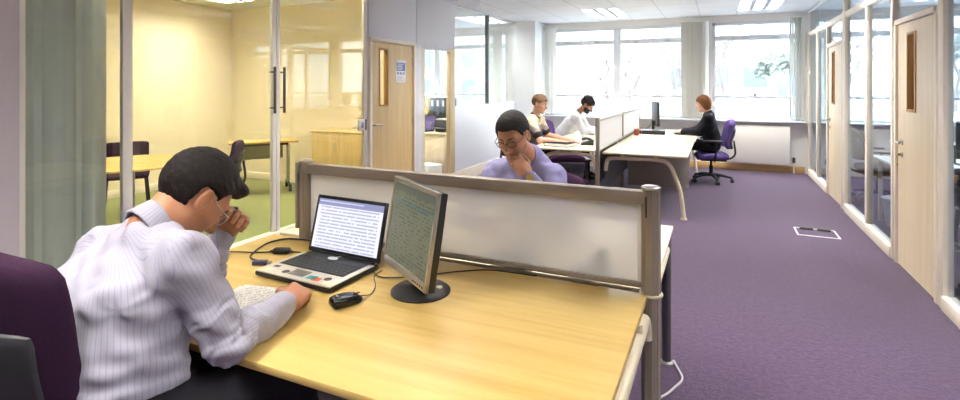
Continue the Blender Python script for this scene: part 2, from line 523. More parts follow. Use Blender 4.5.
def hair_mat(name, c1, c2):
    m = bpy.data.materials.new(name); m.use_nodes = True
    nt = m.node_tree; b = nt.nodes['Principled BSDF']; b.inputs['Specular IOR Level'].default_value = .22
    tc = nn(nt, 'ShaderNodeTexCoord'); mp = nn(nt, 'ShaderNodeMapping'); mp.inputs['Scale'].default_value = (260, 150, 90)
    nt.links.new(tc.outputs['Object'], mp.inputs[0])
    n = nn(nt, 'ShaderNodeTexNoise', i_Scale=1.0, i_Detail=4.0, i_Distortion=1.0); nt.links.new(mp.outputs[0], n.inputs['Vector'])
    mx = nn(nt, 'ShaderNodeMix', data_type='RGBA'); mx.inputs[6].default_value = lin(c1); mx.inputs[7].default_value = lin(c2)
    nt.links.new(n.outputs['Fac'], mx.inputs[0]); nt.links.new(mx.outputs[2], b.inputs['Base Color'])
    bp = nn(nt, 'ShaderNodeBump', i_Strength=.8, i_Distance=.006); nt.links.new(n.outputs['Fac'], bp.inputs['Height']); nt.links.new(bp.outputs[0], b.inputs['Normal'])
    b.inputs['Roughness'].default_value = .62
    MATS[name] = m
    return m

def stripe_mat(name, c1, c2, period, width, rough=.8):
    """woven shirt cloth with thin stripes following the attribute su"""
    m = bpy.data.materials.new(name); m.use_nodes = True
    nt = m.node_tree; b = nt.nodes['Principled BSDF']
    a = nn(nt, 'ShaderNodeAttribute', attribute_name='su')
    d = nn(nt, 'ShaderNodeMath', operation='DIVIDE'); d.inputs[1].default_value = period; nt.links.new(a.outputs['Fac'], d.inputs[0])
    fr = nn(nt, 'ShaderNodeMath', operation='FRACT'); nt.links.new(d.outputs[0], fr.inputs[0])
    pp = nn(nt, 'ShaderNodeMath', operation='PINGPONG'); pp.inputs[1].default_value = .5; nt.links.new(d.outputs[0], pp.inputs[0])
    rp = nn(nt, 'ShaderNodeMapRange', interpolation_type='SMOOTHSTEP'); rp.inputs[1].default_value = width; rp.inputs[2].default_value = width + .12
    rp.inputs[3].default_value = 1; rp.inputs[4].default_value = 0
    nt.links.new(pp.outputs[0], rp.inputs[0])
    mx = nn(nt, 'ShaderNodeMix', data_type='RGBA'); mx.inputs[6].default_value = lin(c1); mx.inputs[7].default_value = lin(c2)
    nt.links.new(rp.outputs[0], mx.inputs[0]); nt.links.new(mx.outputs[2], b.inputs['Base Color'])
    b.inputs['Roughness'].default_value = rough; b.inputs['Sheen Weight'].default_value = .1; b.inputs['Specular IOR Level'].default_value = .2
    MATS[name] = m
    return m

RELAX = ((.25, .35, .25), ) * 4
def V3(*a): return np.array(a, float)

def person(label, J, st, h=.006, base=None):
    """J: joints in world space (index 0 = the figure's right side, 1 = left); st: style"""
    S = st.get('S', 1.0); base = V3(*base)
    root = thing('person', label, 'person', tuple(base))
    g = lambda k: np.array(J[k], float)
    pel, che, nk, hd = g('pel'), g('chest'), g('neck'), g('head')
    sh, el, wr, hip, kn, an = g('sh'), g('el'), g('wr'), g('hip'), g('knee'), g('ank')
    toe = g('toe')
    lat = sh[0] - sh[1]; lat /= np.linalg.norm(lat)
    hl = hip[0] - hip[1]; hl /= np.linalg.norm(hl)
    up = che - pel; up /= np.linalg.norm(up)
    fw = np.cross(up, lat); fw /= np.linalg.norm(fw)
    HR = frame(*J['headR'])
    HS = st.get('HS', S)
    allp = np.concatenate([[pel, che, nk, hd], sh, el, wr, hip, kn, an, toe])
    lo = allp.min(0) - .24 * S; hi = allp.max(0) + .24 * S; lo[2] = max(lo[2], base[2] - .01)
    slim = st.get('slim', 1.0) * S
    hb = HS * .22
    # ---- the body: one continuous surface
    B = Field(lo, hi, st.get('hb', h))
    mid = pel * .5 + che * .5
    for s_ in (-1, 1):
        B.rc(pel + hl * s_ * .075 * slim, mid + lat * s_ * .06 * slim, .105 * slim, .092 * slim, .06)
        B.rc(mid + lat * s_ * .06 * slim, che + lat * s_ * .075 * slim, .092 * slim, .10 * slim, .06)
    B.rc(che, nk, .09 * slim, .05 * S, .04)
    for i in (0, 1):
        B.rc(nk - up * .05 * S, sh[i], .040 * S, .048 * S, .04)
        B.rc(sh[i], el[i], .052 * S, .041 * S, .03)
        B.rc(el[i], el[i] * .6 + wr[i] * .4, .041 * S, .040 * S, .02)
        B.rc(el[i] * .6 + wr[i] * .4, wr[i], .040 * S, .027 * S, .02)
        B.rc(hip[i], kn[i], .085 * S, .058 * S, .04)
        B.rc(kn[i], an[i], .057 * S, .040 * S, .03)
        B.rc(an[i] - V3(0, 0, .03), toe[i], .036 * S, .03 * S, .03)
    hn = hd + HR @ V3(0, -.025, -.065) * HS
    B.rc(nk, hn, .058 * S, .053 * HS, .03)
    hl_, hh_ = hd - hb, hd + hb
    B.add(lambda X, Y, Z: head_sdf(*local(X, Y, Z, hd, HR, HS)) * HS, hd - .15 * HS, hd + .15 * HS, .03 * HS)
    for i in (0, 1):
        dr, nr, curl, th = J['hand'][i]
        R = frame(dr, nr)
        # frame x = dir x normal: thumb side of a right hand lies at -x when the palm faces down
        B.add(lambda X, Y, Z: hand_sdf(*local(X, Y, Z, wr[i], R, S * st.get('handS', 1.0), mirror=(i == 0)), curl, th, st.get('spread', .06)) * S * st.get('handS', 1.0), wr[i] - .22 * S, wr[i] + .22 * S, .012)
    V, F = B.mesh()
    x, y, z = local(V[:, 0], V[:, 1], V[:, 2], hd, HR, HS)
    col = np.tile(np.array(lin(st['skin'])), (len(V), 1))
    def blend(mask, rgb):
        nonlocal col
        mk = np.clip(mask, 0, 1)[:, None]; col = col * (1 - mk) + np.array(lin(rgb)) * mk
    inh = (np.abs(x) < .1) & (np.abs(y) < .13) & (np.abs(z) < .14)
    if st.get('stubble'):
        sm = np.clip((y - .0) / .03, 0, 1) * np.clip((-.032 - z + .2 * (np.abs(x) - .03)) / .012, 0, 1) * np.clip((z + .125) / .02, 0, 1) * inh
        blend(sm * st['stubble'], st.get('beard', (60, 45, 40)))
    lip = np.exp(-((np.abs(z + .064) / .0085) ** 4)) * (np.abs(x) < .022) * (y > .075) * inh
    blend(lip * .7, st.get('lip', (150, 95, 85)))
    eye = ((np.abs(x) - .031) ** 2 / .011 ** 2 + (z - .0068) ** 2 / .0042 ** 2 < 1) & (y > .07) & inh
    if st.get('eyes_open'): blend(eye * 1.0, (225, 220, 215)); blend((((np.abs(x) - .031) ** 2 + (z - .0068) ** 2 < .0045 ** 2) & eye) * 1.0, (35, 25, 20))
    else: blend((np.abs(z - .003) < .0022) * (np.abs(np.abs(x) - .031) < .013) * (y > .07) * inh * .85, (40, 28, 24))
    to_obj('body', V, F, attr_mat('skin ' + st['key'], .5), root, base, {'Col': col})
    # ---- hair
    def headfield(fn, name, m, hh):
        Q = Field(hd - .19 * HS, hd + .19 * HS, hh)
        Q.add(lambda X, Y, Z: fn(*local(X, Y, Z, hd, HR, HS)) * HS, hd - .19 * HS, hd + .19 * HS)
        V, F = Q.mesh(); return to_obj(name, V, F, m, root, base)
    hm = hair_mat('hair ' + st['key'], *st['hair'])
    headfield(lambda x, y, z: hair_sdf(x, y, z, st['hs'], st.get('seed', 1)), 'hair', hm, min(h, .005))
    mb = MB()
    for s_ in (-1, 1):
        mb.tube([hd + HR @ V3(s_ * a, b, c) * HS for a, b, c in ((.014, .096, .024), (.03, .091, .030), (.046, .076, .026))], [.004 * HS, .0042 * HS, .002 * HS], 6, flat=.7)
    e = mb.build('eyebrows', hm, root, world=True)
    if st.get('beard_mesh'):
        def bd(x, y, z):
            d = head_sdf(x, y, z) - .006
            d = smax(d, -np.minimum(np.minimum(y - .005, -(z + .028) + .0 * x), z + .125), .006)
            return smax(d, .011 - np.sqrt(x ** 2 * .35 + (z + .063) ** 2), .004)
        headfield(bd, 'beard', hm, min(h, .005))
    # ---- upper garment
    inf = st.get('loose', .014)
    C = Field(lo, hi, h)
    hemo = J.get('hem', pel + up * -.02)
    for s_ in (-1, 1):
        C.rc(pel + hl * s_ * .08 * slim + up * .02, mid + lat * s_ * .065 * slim, .102 * slim + inf * 1.3, .098 * slim + inf * 1.4, .06)
        C.rc(mid + lat * s_ * .065 * slim, che + lat * s_ * .08 * slim, .098 * slim + inf * 1.4, .10 * slim + inf, .06)
    C.rc(che, nk - up * .04 * S, .10 * slim + inf, .062 * S + inf * .6, .05)
    sl = st.get('sleeve', 1.0)   # 1 = to the wrist, less = short
    for i in (0, 1):
        C.rc(nk - up * .05 * S, sh[i], .058 * S + inf * .6, .056 * S + inf, .06)
        if sl >= 1:
            C.rc(sh[i], el[i], .056 * S + inf, .047 * S + inf * st.get('elb', 1), st.get('armk', .05))
            ce = wr[i] * .93 + el[i] * .07
            C.rc(el[i], ce, .047 * S + inf, .034 * S + inf * .7, .02)
        else:
            ce = sh[i] + (el[i] - sh[i]) * .72
            C.rc(sh[i], ce, .056 * S + inf, .052 * S + inf, .035)
    fa = st.get('fold', .003)
    def fold(x, y, z):
        o = wob(x, y, z, st.get('seed', 1) + 5, .11, fa * .8, 6)
        P = np.stack([x, y, z], 1)
        for i in (0, 1):
            a, b, c = sh[i], el[i], wr[i]
            for p, q, r_, am in ((a, b, b, 1.0), (b, c, b, 1.2)):
                dq = (q - p) / np.linalg.norm(q - p)
                al = (P - p) @ dq; t = np.clip(al, 0, np.linalg.norm(q - p)); dist = np.linalg.norm(P - p - t[:, None] * dq, axis=1)
                w = np.exp(-(dist / .07) ** 4) * np.exp(-(np.linalg.norm(P - r_, axis=1) / .13) ** 2)
                sk = wob(x, y, z, 31 + i, .12, 1.2, 4)
                o = o + w * am * fa * 1.5 * np.sin(al * 2 * PI / .034 + sk * 1.6)
            # creases fanning from the armpit over the back
            ap = a - lat * (1 if i == 0 else -1) * .05 - up * .10
            r2 = np.linalg.norm(P - ap, axis=1)
            ang = np.arctan2((P - ap) @ up, (P - ap) @ lat)
            o = o + np.exp(-(r2 / .17) ** 2) * (1 - np.exp(-(r2 / .08) ** 2)) * fa * .35 * np.sin(ang * 6 + r2 * 14)
        w2 = np.exp(-(((P - pel) @ up - .10) / .10) ** 2)
        o = o + w2 * fa * .55 * np.sin(((P - pel) @ up) * 2 * PI / .06 + 2.0 * np.sin((P - pel) @ lat * 14) + ((P - pel) @ fw) * 20)
        return np.minimum(o, .006)
    C.warp(fold)
    # flat cut at the hem and inside cuffs
    C.cut(lambda X, Y, Z: (X - f32(hemo[0])) * f32(up[0]) + (Y - f32(hemo[1])) * f32(up[1]) + (Z - f32(hemo[2])) * f32(up[2]), lo, hi)
    V, F = C.mesh()
    at = {}
    # stripe coordinate: across the back on the torso, around the arm on the sleeves
    P = V; best = np.full(len(P), 9.); su = np.zeros(len(P))
    tl = (P - che) @ lat; tf = (P - che) @ fw
    for i in (0, 1):
        for p, q in ((sh[i], el[i]), (el[i], wr[i])):
            d = q - p; L = np.linalg.norm(d); d = d / L
            t = np.clip((P - p) @ d, .03 if p is sh[i] else 0, L); dist = np.linalg.norm(P - p - t[:, None] * d, axis=1)
            o1 = np.cross(d, fw); o1 /= np.linalg.norm(o1); o2 = np.cross(d, o1)
            an_ = np.arctan2((P - p) @ o1, (P - p) @ o2) * .062
            m = dist < best
            su = np.where(m, an_, su); best = np.where(m, dist, best)
    axd = np.abs(tl) - .13 * slim
    tor = (best > .085 * S) | (axd < 0)
    ta = np.arctan2(tl, -tf) * .15
    su = np.where(tor, ta, su)
    at['su'] = su
    if st.get('bands') is not None:
        colr = np.tile(np.array(lin(st['bands'][0][1])), (len(V), 1))
        tt = (V - pel) @ up
        for lo_, rgb in st['bands']:
            colr[tt > lo_] = np.array(lin(rgb))
        for i in (0, 1):
            d = el[i] - sh[i]; L = np.linalg.norm(d); a_ = (V - sh[i]) @ (d / L)
            dd = np.linalg.norm(V - sh[i] - np.clip(a_, 0, L)[:, None] * d / L, axis=1)
            colr[(a_ > L * .66) & (dd < .09)] = np.array(lin(st['trim']))
        at['Col'] = colr
    to_obj(st.get('top_name', 'shirt'), V, F, st['top'], root, base, at)
    # ---- collar
    if st.get('collar', True):
        ax_ = hn - nk; ax_ /= np.linalg.norm(ax_)
        cf = HR[:, 1] - ax_ * (HR[:, 1] @ ax_); cf = fw * .7 + cf * .3; cf -= ax_ * (cf @ ax_); cf /= np.linalg.norm(cf)
        cr = np.cross(cf, ax_)
        Q = Field(nk - .15 * S, nk + .15 * S, min(h, .005))
        def coll(X, Y, Z):
            x, y, z = X - f32(nk[0]), Y - f32(nk[1]), Z - f32(nk[2])
            zz = x * f32(ax_[0]) + y * f32(ax_[1]) + z * f32(ax_[2]); yy = x * f32(cf[0]) + y * f32(cf[1]) + z * f32(cf[2]); xx = x * f32(cr[0]) + y * f32(cr[1]) + z * f32(cr[2])
            yy = yy - .010 * S; rr = np.sqrt(xx ** 2 + (yy * .92) ** 2)
            zc = zz - (.006 - .30 * (yy + .03)) * S
            flare = (.060 + .014 * np.clip((.035 - zc / S) / .05, 0, 1.5)) * S
            d = np.abs(rr - flare) - .0045
            d = smax(d, np.abs(zc) - .034 * S, .005)
            return smax(d, -np.maximum(np.abs(xx) - (yy - .03) * .5, .02 - yy), .004)
        Q.add(coll, nk - .15 * S, nk + .15 * S)
        V, F = Q.mesh()
        to_obj('collar', V, F, st.get('collar_mat', st['top']), root, base, {'su': np.arctan2((V - nk) @ cr, (V - nk) @ cf) * .07, 'Col': np.tile(np.array(lin(st.get('trim', (235, 235, 235)))), (len(V), 1))})
    # ---- trousers
    Tq = Field(lo, hi, max(h, .007))
    for s_ in (-1, 1):
        Tq.rc(pel + hl * s_ * .075 * slim, pel + hl * s_ * .072 * slim + up * .075, .115 * slim, .112 * slim, .05)
    for i in (0, 1):
        Tq.rc(hip[i], kn[i], .098 * S, .075 * S, .05)
        Tq.rc(kn[i], an[i] + V3(0, 0, .02), .074 * S, .062 * S, .03)
    Tq.warp(lambda x, y, z: wob(x, y, z, 77, .09, .003, 6))
    V, F = Tq.mesh()
    to_obj('trousers', V, F, st['bottom'], root, base)
    for i in (0, 1):
        d = toe[i] - an[i]; d[2] = 0; d /= np.linalg.norm(d)
        fl = base[2]
        q = lambda k, zz: tuple(an[i] * V3(1, 1, 0) + d * k * S + V3(0, 0, fl + zz))
        Q = Field(an[i] * V3(1, 1, 0) - .3 + V3(0, 0, fl + .29), an[i] * V3(1, 1, 0) + V3(.3, .3, fl + .16), .007)
        Q.rc(q(-.03, .05), q(.07, .048), .042 * S, .044 * S, .02); Q.rc(q(.07, .046), q(.165, .034), .045 * S, .033 * S, .03)
        Q.rc(q(-.03, .06), q(-.02, .10), .042 * S, .04 * S, .02)
        Q.cut(lambda X, Y, Z: Z - f32(fl + .004) + 0 * X * Y, an[i] - .4, an[i] + .4)
        V, F = Q.mesh(); to_obj('shoe', V, F, mat('shoe leather', (28, 25, 24), .35), root, base)
    # ---- glasses
    if st.get('glasses'):
        W = lambda a, b, c: hd + HR @ V3(a, b, c) * HS
        mb = MB(); r = st.get('grim', .0016)
        for s_ in (-1, 1):
            pts = [W(s_ * (.033 + .024 * math.cos(t)), .106 - .010 * abs(math.cos(t) * .5 + .5), .003 + .016 * math.sin(t) * (1 if math.sin(t) > 0 else 1.1)) for t in [2 * PI * k / 20 for k in range(21)]]
            mb.tube(pts, r, 6, caps=False)
            mb.tube([W(s_ * .057, .097, .008), W(s_ * .072, .085, .010), W(s_ * .080, .03, .012), W(s_ * .081, .002, .022)], r, 6)
        mb.tube([W(-.009, .107, .006), W(0, .112, .009), W(.009, .107, .006)], r, 6)
        gl = mb.build('glasses', st['glasses'], root, world=True)
        mb = MB()
        for s_ in (-1, 1):
            t = bmesh.new()
            t.faces.new([t.verts.new(W(s_ * (.033 + .023 * math.cos(a)), .105 - .010 * (math.cos(a) * .5 + .5), .003 + .0155 * math.sin(a))) for a in [2 * PI * k / 20 for k in range(20)]])
            mb._join(t)
        mb.build('lenses', MATS['clear glass'], gl, world=True)
    return root
# ------------------------------------------------------------------ shared materials
glass = glass_mat('clear glass', (246, 250, 249))
glass_r = glass_mat('corridor glass', (236, 244, 250))
m_wall = mat('white wall paint', (243, 240, 236), .8, bump=.05, bscale=200)
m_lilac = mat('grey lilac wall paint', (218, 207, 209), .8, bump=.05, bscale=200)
m_panel = mat('white partition panel', (226, 224, 226), .55)
m_cream = mat('cream painted timber', (247, 236, 216), .5)
m_alum = mat('silver aluminium', (196, 192, 186), .38, .7)
m_frame_w = mat('white window frame', (228, 231, 235), .45)
m_ceil_y = mat('meeting room yellow paint', (244, 230, 202), .8, bump=.04, bscale=150)
m_skirt = wood_mat('pine skirting', (196, 156, 98), (214, 178, 122), 'X', .5)
m_maple = wood_mat('maple laminate', (192, 157, 84), (210, 180, 108), 'X', .4)
m_maple_glare = wood_mat('maple laminate glare', (236, 220, 182), (246, 234, 204), 'X', .3)  # same maple as the near desk, window glare put into its colour
m_door = wood_mat('birch door veneer', (204, 172, 116), (220, 192, 138), 'Z', .45)
m_door_p = wood_mat('pale door veneer', (228, 208, 172), (236, 220, 190), 'Z', .45)
m_slit = wood_mat('vision frame timber', (176, 128, 62), (196, 150, 84), 'Z', .45)
m_steel = mat('brushed steel', (190, 188, 182), .3, .9)
m_post = mat('bronze grey metal', (158, 147, 132), .42, .25)
m_leg = mat('pale champagne metal tube', (222, 209, 180), .38, .1)
m_leg_d = mat('dark grey metal', (98, 94, 96), .45, .4)
m_black = mat('black plastic', (24, 24, 26), .42)
m_char = mat('charcoal plastic', (44, 44, 46), .55)
m_purple = mat('purple wool fabric', (49, 28, 48), .95, var=.25, vscale=(220, 220, 220), bump=.25, bscale=500, spec=.15)
m_purple_b = mat('violet wool fabric', (108, 88, 150), .95, var=.2, vscale=(200, 200, 200), bump=.2, bscale=400, spec=.15)
m_white = mat('white plastic', (236, 235, 232), .45)
m_rad = mat('radiator enamel', (238, 232, 222), .4)
m_paper = mat('white paper', (244, 241, 234), .7)
m_blind = mat('blind fabric', (238, 236, 230), .85, bump=.1, bscale=300)
m_floor = carpet_mat('purple carpet', (51, 35, 55), (94, 74, 101))
m_green = carpet_mat('olive green carpet', (112, 118, 62), (146, 150, 92))

def struct(o): o['kind'] = 'structure'; return o

H = 2.8
XL, XR, YF = -3.72, 1.40, 10.5
# floors
b = MB(); b.bb((XL - .03, -2.6, -.1), (4.6, YF, 0)); b.bb((-8.2, 6.26, -.1), (XL - .03, YF, 0)); struct(b.build('floor', m_floor))
b = MB(); b.bb((-8.2, -2.6, -.1), (XL - .03, 6.26, .0)); struct(b.build('floor_meeting_room', m_green))

# ceiling: 600 mm tiles, holes where the recessed lights sit
def ceil_mat():
    m = bpy.data.materials.new('ceiling tile'); m.use_nodes = True
    nt = m.node_tree; bs = nt.nodes['Principled BSDF']
    tc = nn(nt, 'ShaderNodeTexCoord'); sp = nn(nt, 'ShaderNodeSeparateXYZ'); nt.links.new(tc.outputs['Object'], sp.inputs[0])
    fs = []
    for i, off in ((0, 8.1), (1, 1.5)):
        a = nn(nt, 'ShaderNodeMath', operation='ADD'); a.inputs[1].default_value = off + 6
        d = nn(nt, 'ShaderNodeMath', operation='DIVIDE'); d.inputs[1].default_value = .6
        p = nn(nt, 'ShaderNodeMath', operation='PINGPONG'); p.inputs[1].default_value = .5
        l = nn(nt, 'ShaderNodeMath', operation='LESS_THAN'); l.inputs[1].default_value = .018
        nt.links.new(sp.outputs[i], a.inputs[0]); nt.links.new(a.outputs[0], d.inputs[0]); nt.links.new(d.outputs[0], p.inputs[0]); nt.links.new(p.outputs[0], l.inputs[0])
        fs.append(l)
    mx = nn(nt, 'ShaderNodeMath', operation='MAXIMUM'); nt.links.new(fs[0].outputs[0], mx.inputs[0]); nt.links.new(fs[1].outputs[0], mx.inputs[1])
    c = nn(nt, 'ShaderNodeMix', data_type='RGBA'); c.inputs[6].default_value = lin((236, 236, 238)); c.inputs[7].default_value = lin((214, 214, 218))
    nt.links.new(mx.outputs[0], c.inputs[0]); nt.links.new(c.outputs[2], bs.inputs['Base Color'])
    nz = nn(nt, 'ShaderNodeTexNoise', i_Scale=120.0); nt.links.new(tc.outputs['Object'], nz.inputs['Vector'])
    bp = nn(nt, 'ShaderNodeBump', i_Strength=.15, i_Distance=.005); nt.links.new(nz.outputs['Fac'], bp.inputs['Height']); nt.links.new(bp.outputs[0], bs.inputs['Normal'])
    bs.inputs['Roughness'].default_value = .9
    return m
LX0 = [-6.9, -4.5, -2.1, .3, 2.7]
lights_at = []
for x0 in LX0:
    for y0 in ((8.7, 6.3, 4.5, 2.1, -.3) if x0 < -4 else (8.7, 5.7, 2.7, -.3)):
        lights_at.append((x0, y0))
holes = set()
for x0, y0 in lights_at:
    for j in (0, 1): holes.add((round((x0 + 8.1) / .6), round((y0 + .6 * j + 2.7) / .6)))
b = MB(); t = bmesh.new()
for i in range(22):
    for j in range(22):
        if (i, j) in holes: continue
        xa, ya = -8.1 + .6 * i, -2.7 + .6 * j
        t.faces.new([t.verts.new(p) for p in ((xa, ya, H), (xa, ya + .6, H), (xa + .6, ya + .6, H), (xa + .6, ya, H))])
bmesh.ops.remove_doubles(t, verts=t.verts, dist=1e-4)
g_ = bmesh.ops.extrude_face_region(t, geom=t.faces[:])
bmesh.ops.translate(t, vec=(0, 0, .04), verts=[v for v in g_['geom'] if isinstance(v, bmesh.types.BMVert)])
bmesh.ops.recalc_face_normals(t, faces=t.faces)
b._join(t); struct(b.build('ceiling', ceil_mat(), smooth=False))
b = MB(); b.bb((-8.3, -2.8, H + .16), (5.2, 10.7, H + .24)); struct(b.build('ceiling_slab', mat('slab concrete', (190, 190, 190), .9)))

# recessed louvre lights
m_louv = mat('louvre aluminium', (140, 142, 148), .5, .2)
m_tray = mat('white light tray', (240, 240, 240), .5)
def make_light(x0, y0, label, warm):
    o = thing('ceiling_light', label, 'ceiling light', (x0 + .3, y0 + .6, H), group=None)
    b = MB()
    b.bb((-.3, -.6, .10), (.3, .6, .115))
    for s in (-1, 1):
        b.bb((s * .3 - .008, -.6, -.004), (s * .3 + .008, .6, .11)); b.bb((-.3, s * .6 - .008, -.004), (.3, s * .6 + .008, .11))
    b.build('tray', m_tray, o)
    b = MB()
    for s in (-.1, .1): b.bb((s - .03, -.59, -.002), (s + .03, .59, .055))
    for k in range(1, 24): b.bb((-.29, -.6 + .05 * k - .002, .002), (.29, -.6 + .05 * k + .002, .045))
    b.build('louvre', m_louv, o)
    for s in (-.2, 0, .2):
        b = MB(); b.cyl((s, -.56, .075), (s, .56, .075), .013); b.build('lamp_tube', MATS['tube warm'] if warm else MATS['tube cool'], o)
    ld = bpy.data.lights.new('lamp', 'AREA'); ld.shape = 'RECTANGLE'; ld.size = .57; ld.size_y = 1.14
    ld.energy = WARM_W if warm else COOL_W; ld.color = (1, .89, .70) if warm else (1, .965, .92)
    lo = bpy.data.objects.new('lamp', ld); COL.objects.link(lo); lo.parent = o; lo.location = (0, 0, .097)
    return o
WARM_W, COOL_W = 82, 98
mat('tube cool', (250, 250, 250), .5, emis=(255, 250, 244), estr=4)
mat('tube warm', (250, 250, 240), .5, emis=(255, 236, 190), estr=5)
for x0, y0 in lights_at:
    if y0 == 8.7 and x0 == -2.1: lab, g = 'recessed louvre light in the ceiling before the left half of the wide window', None
    elif y0 == 8.7 and x0 == .3: lab, g = 'recessed louvre light in the ceiling above the seated woman and radiator', None
    elif x0 == -6.9 and y0 == 4.5: lab, g = 'warm louvre light in the meeting room ceiling corner', None
    elif x0 < -4 and y0 < 6: lab, g = 'warm louvre light in the meeting room ceiling', 'meeting room ceiling lights'
    elif x0 < -4: lab, g = 'louvre light in the ceiling of the office behind the glass', 'lights in the office behind the glass'
    elif x0 > 2: lab, g = 'louvre light in the ceiling of the rooms right of the corridor', 'lights in the right hand rooms'
    else: lab, g = 'louvre light in the main office ceiling above the desks', 'main office ceiling lights'
    o = make_light(x0, y0, lab, x0 < -4 and y0 < 6)
    if g: o['group'] = g

# ------------------------------------------------------------------ far wall with windows
b = MB()
b.bb((-8.2, YF, 0), (4.6, YF + .25, .88))
b.bb((-8.2, YF, 2.68), (4.6, YF + .25, H + .04))
for xa, xb in ((-8.2, -7.7), (-4.15, -3.2), (-.53, -.10), (1.30, 1.52), (4.3, 4.6)): b.bb((xa, YF, .88), (xb, YF + .25, 2.68))
struct(b.build('wall_back', m_wall, smooth=False))
b = MB(); b.bb((-3.80, 9.86, 0), (-3.30, YF, H), .004); struct(b.build('wall_column', mat('white column paint', (238, 240, 242), .7), smooth=False))
def window(n, xa, xb, mull, handle=True):
    o = struct(thing('window_%d' % n, loc=((xa + xb) / 2, YF + .08, .88)))
    def bar(lo, hi, nm='frame_bar', bev=.006):
        c = MB(); c.bb(lo, hi, bev); return c.build(nm, m_frame_w, o, world=True)
    y0, y1 = YF + .04, YF + .12
    c = MB()
    c.bb((xa, y0, .88), (xb, y1, .95), .006); c.bb((xa, y0, 2.62), (xb, y1, 2.68), .006); c.bb((xa, y0, .88), (xa + .06, y1, 2.68), .006); c.bb((xb - .06, y0, .88), (xb, y1, 2.68), .006)
    c.build('frame', m_frame_w, o, world=True)
    xs = [xa + .06] + [q for m_ in mull for q in (m_ - .075, m_ + .075)] + [xb - .06]
    for m_ in mull: bar((m_ - .075, y0 - .01, .95), (m_ + .075, y1, 2.62), 'mullion')
    for a, c_ in zip(xs[::2], xs[1::2]):
        bar((a, y0 - .015, 2.34), (c_, y1, 2.43), 'transom'); bar((a, y0 - .005, 1.29), (c_, y1, 1.34), 'sash_bar')
        for za, zb in ((.95, 1.29), (1.34, 2.34), (2.43, 2.62)):
            c = MB(); c.bb((a, y0 + .035, za), (c_, y0 + .043, zb)); c.build('pane', glass, o, world=True)
        for f in (.25, .75):
            c = MB(); q = a + (c_ - a) * f; c.bb((q - .05, y0 - .035, 2.375), (q + .05, y0 - .015, 2.39), .004); c.cyl((q - .045, y0 - .012, 2.383), (q - .045, y0 - .045, 2.383), .009); c.build('window_stay', m_steel, o, world=True)
        if handle:
            c = MB(); q = (a + c_) / 2; c.bb((q - .015, y0 - .03, 1.335), (q + .015, y0 - .005, 1.38), .004); c.bb((q, y0 - .045, 1.36), (q + .07, y0 - .03, 1.378), .004); c.build('window_handle', m_char, o, world=True)
window(1, -3.2, -.53, [-1.82], False)
window(2, -.10, 1.30, [])
window(3, 1.52, 4.3, [2.9], False)
window(4, -7.7, -4.15, [-5.9], False)
b = MB(); b.bb((-3.3, YF - .15, .875), (1.36, YF + .04, .905), .008); struct(b.build('trim_1', m_frame_w))
b = MB(); b.bb((1.44, YF - .15, .875), (4.3, YF + .04, .905), .008); b.bb((-7.7, YF - .15, .875), (-3.82, YF + .04, .905), .008); struct(b.build('trim_2', m_frame_w))
b = MB(); b.bb((-3.3, YF - .018, 0), (1.36, YF, .12), .004); struct(b.build('baseboard_back', m_skirt))
# vertical blinds
def blind(xa, xb, n, label, y=YF - .10, skew=55, group=None, jit=4):
    o = thing('vertical_blind', label, 'blind', ((xa + xb) / 2, y, 2.72), group=group)
    c = MB(); c.bb((xa - .04, y - .02, 2.70), (xb + .04, y + .02, 2.745), .004); c.build('head_rail', m_white, o, world=True)
    for k in range(n):
        x = xa + (xb - xa) * (k + .5) / n
        c = MB(); c.box((0, 0, 0), (.089, .0015, 1.76), rot=rotm('Z', skew + random.uniform(-jit, jit)))
        s_ = c.build('slat', m_blind, o); s_.location = Vector((x, y, 1.815)) - o.location
        c = MB(); c.box((0, 0, 0), (.085, .006, .03), .002, rot=rotm('Z', skew)); w_ = c.build('weight', m_white, s_); w_.location = (0, 0, -.865)
blind(-3.26, -3.04, 5, 'bunched vertical blind beside the white column left of the wide window')
blind(-.62, -.16, 11, 'bunched vertical blind on the pier between the two windows', skew=62, jit=14)
blind(1.12, 1.34, 6, 'bunched vertical blind where the window meets the right glass partition', skew=62)
blind(1.6, 2.6, 9, 'half drawn vertical blind at the window of the right hand room', skew=40)
blind(-4.6, -4.25, 7, 'white vertical blind gathered beyond the glass screen by the column', skew=50)

# radiator
o = thing('radiator', 'cream panel radiator on the wall under the right window', 'radiator', (.64, 10.42, .12))
b = MB(); b.bb((.15, 10.36, .15), (1.13, 10.40, .80), .012); b.build('panel', m_rad, o, world=True)
b = MB(); b.bb((.15, 10.36, .79), (1.13, 10.45, .81), .003); b.build('top_grille', m_rad, o, world=True)
b = MB(); b.cyl((1.13, 10.42, .19), (1.20, 10.42, .19), .014); b.cyl((1.19, 10.42, .0), (1.19, 10.42, .2), .010); b.build('pipe', m_white, o, world=True)
b = MB(); b.cyl((1.19, 10.42, .19), (1.19, 10.42, .28), .026, .022); b.build('valve', m_char, o, world=True)
for x_ in (.3, .98):
    b = MB(); b.bb((x_ - .02, 10.40, .2), (x_ + .02, 10.478, .7)); b.build('bracket', m_rad, o, world=True)

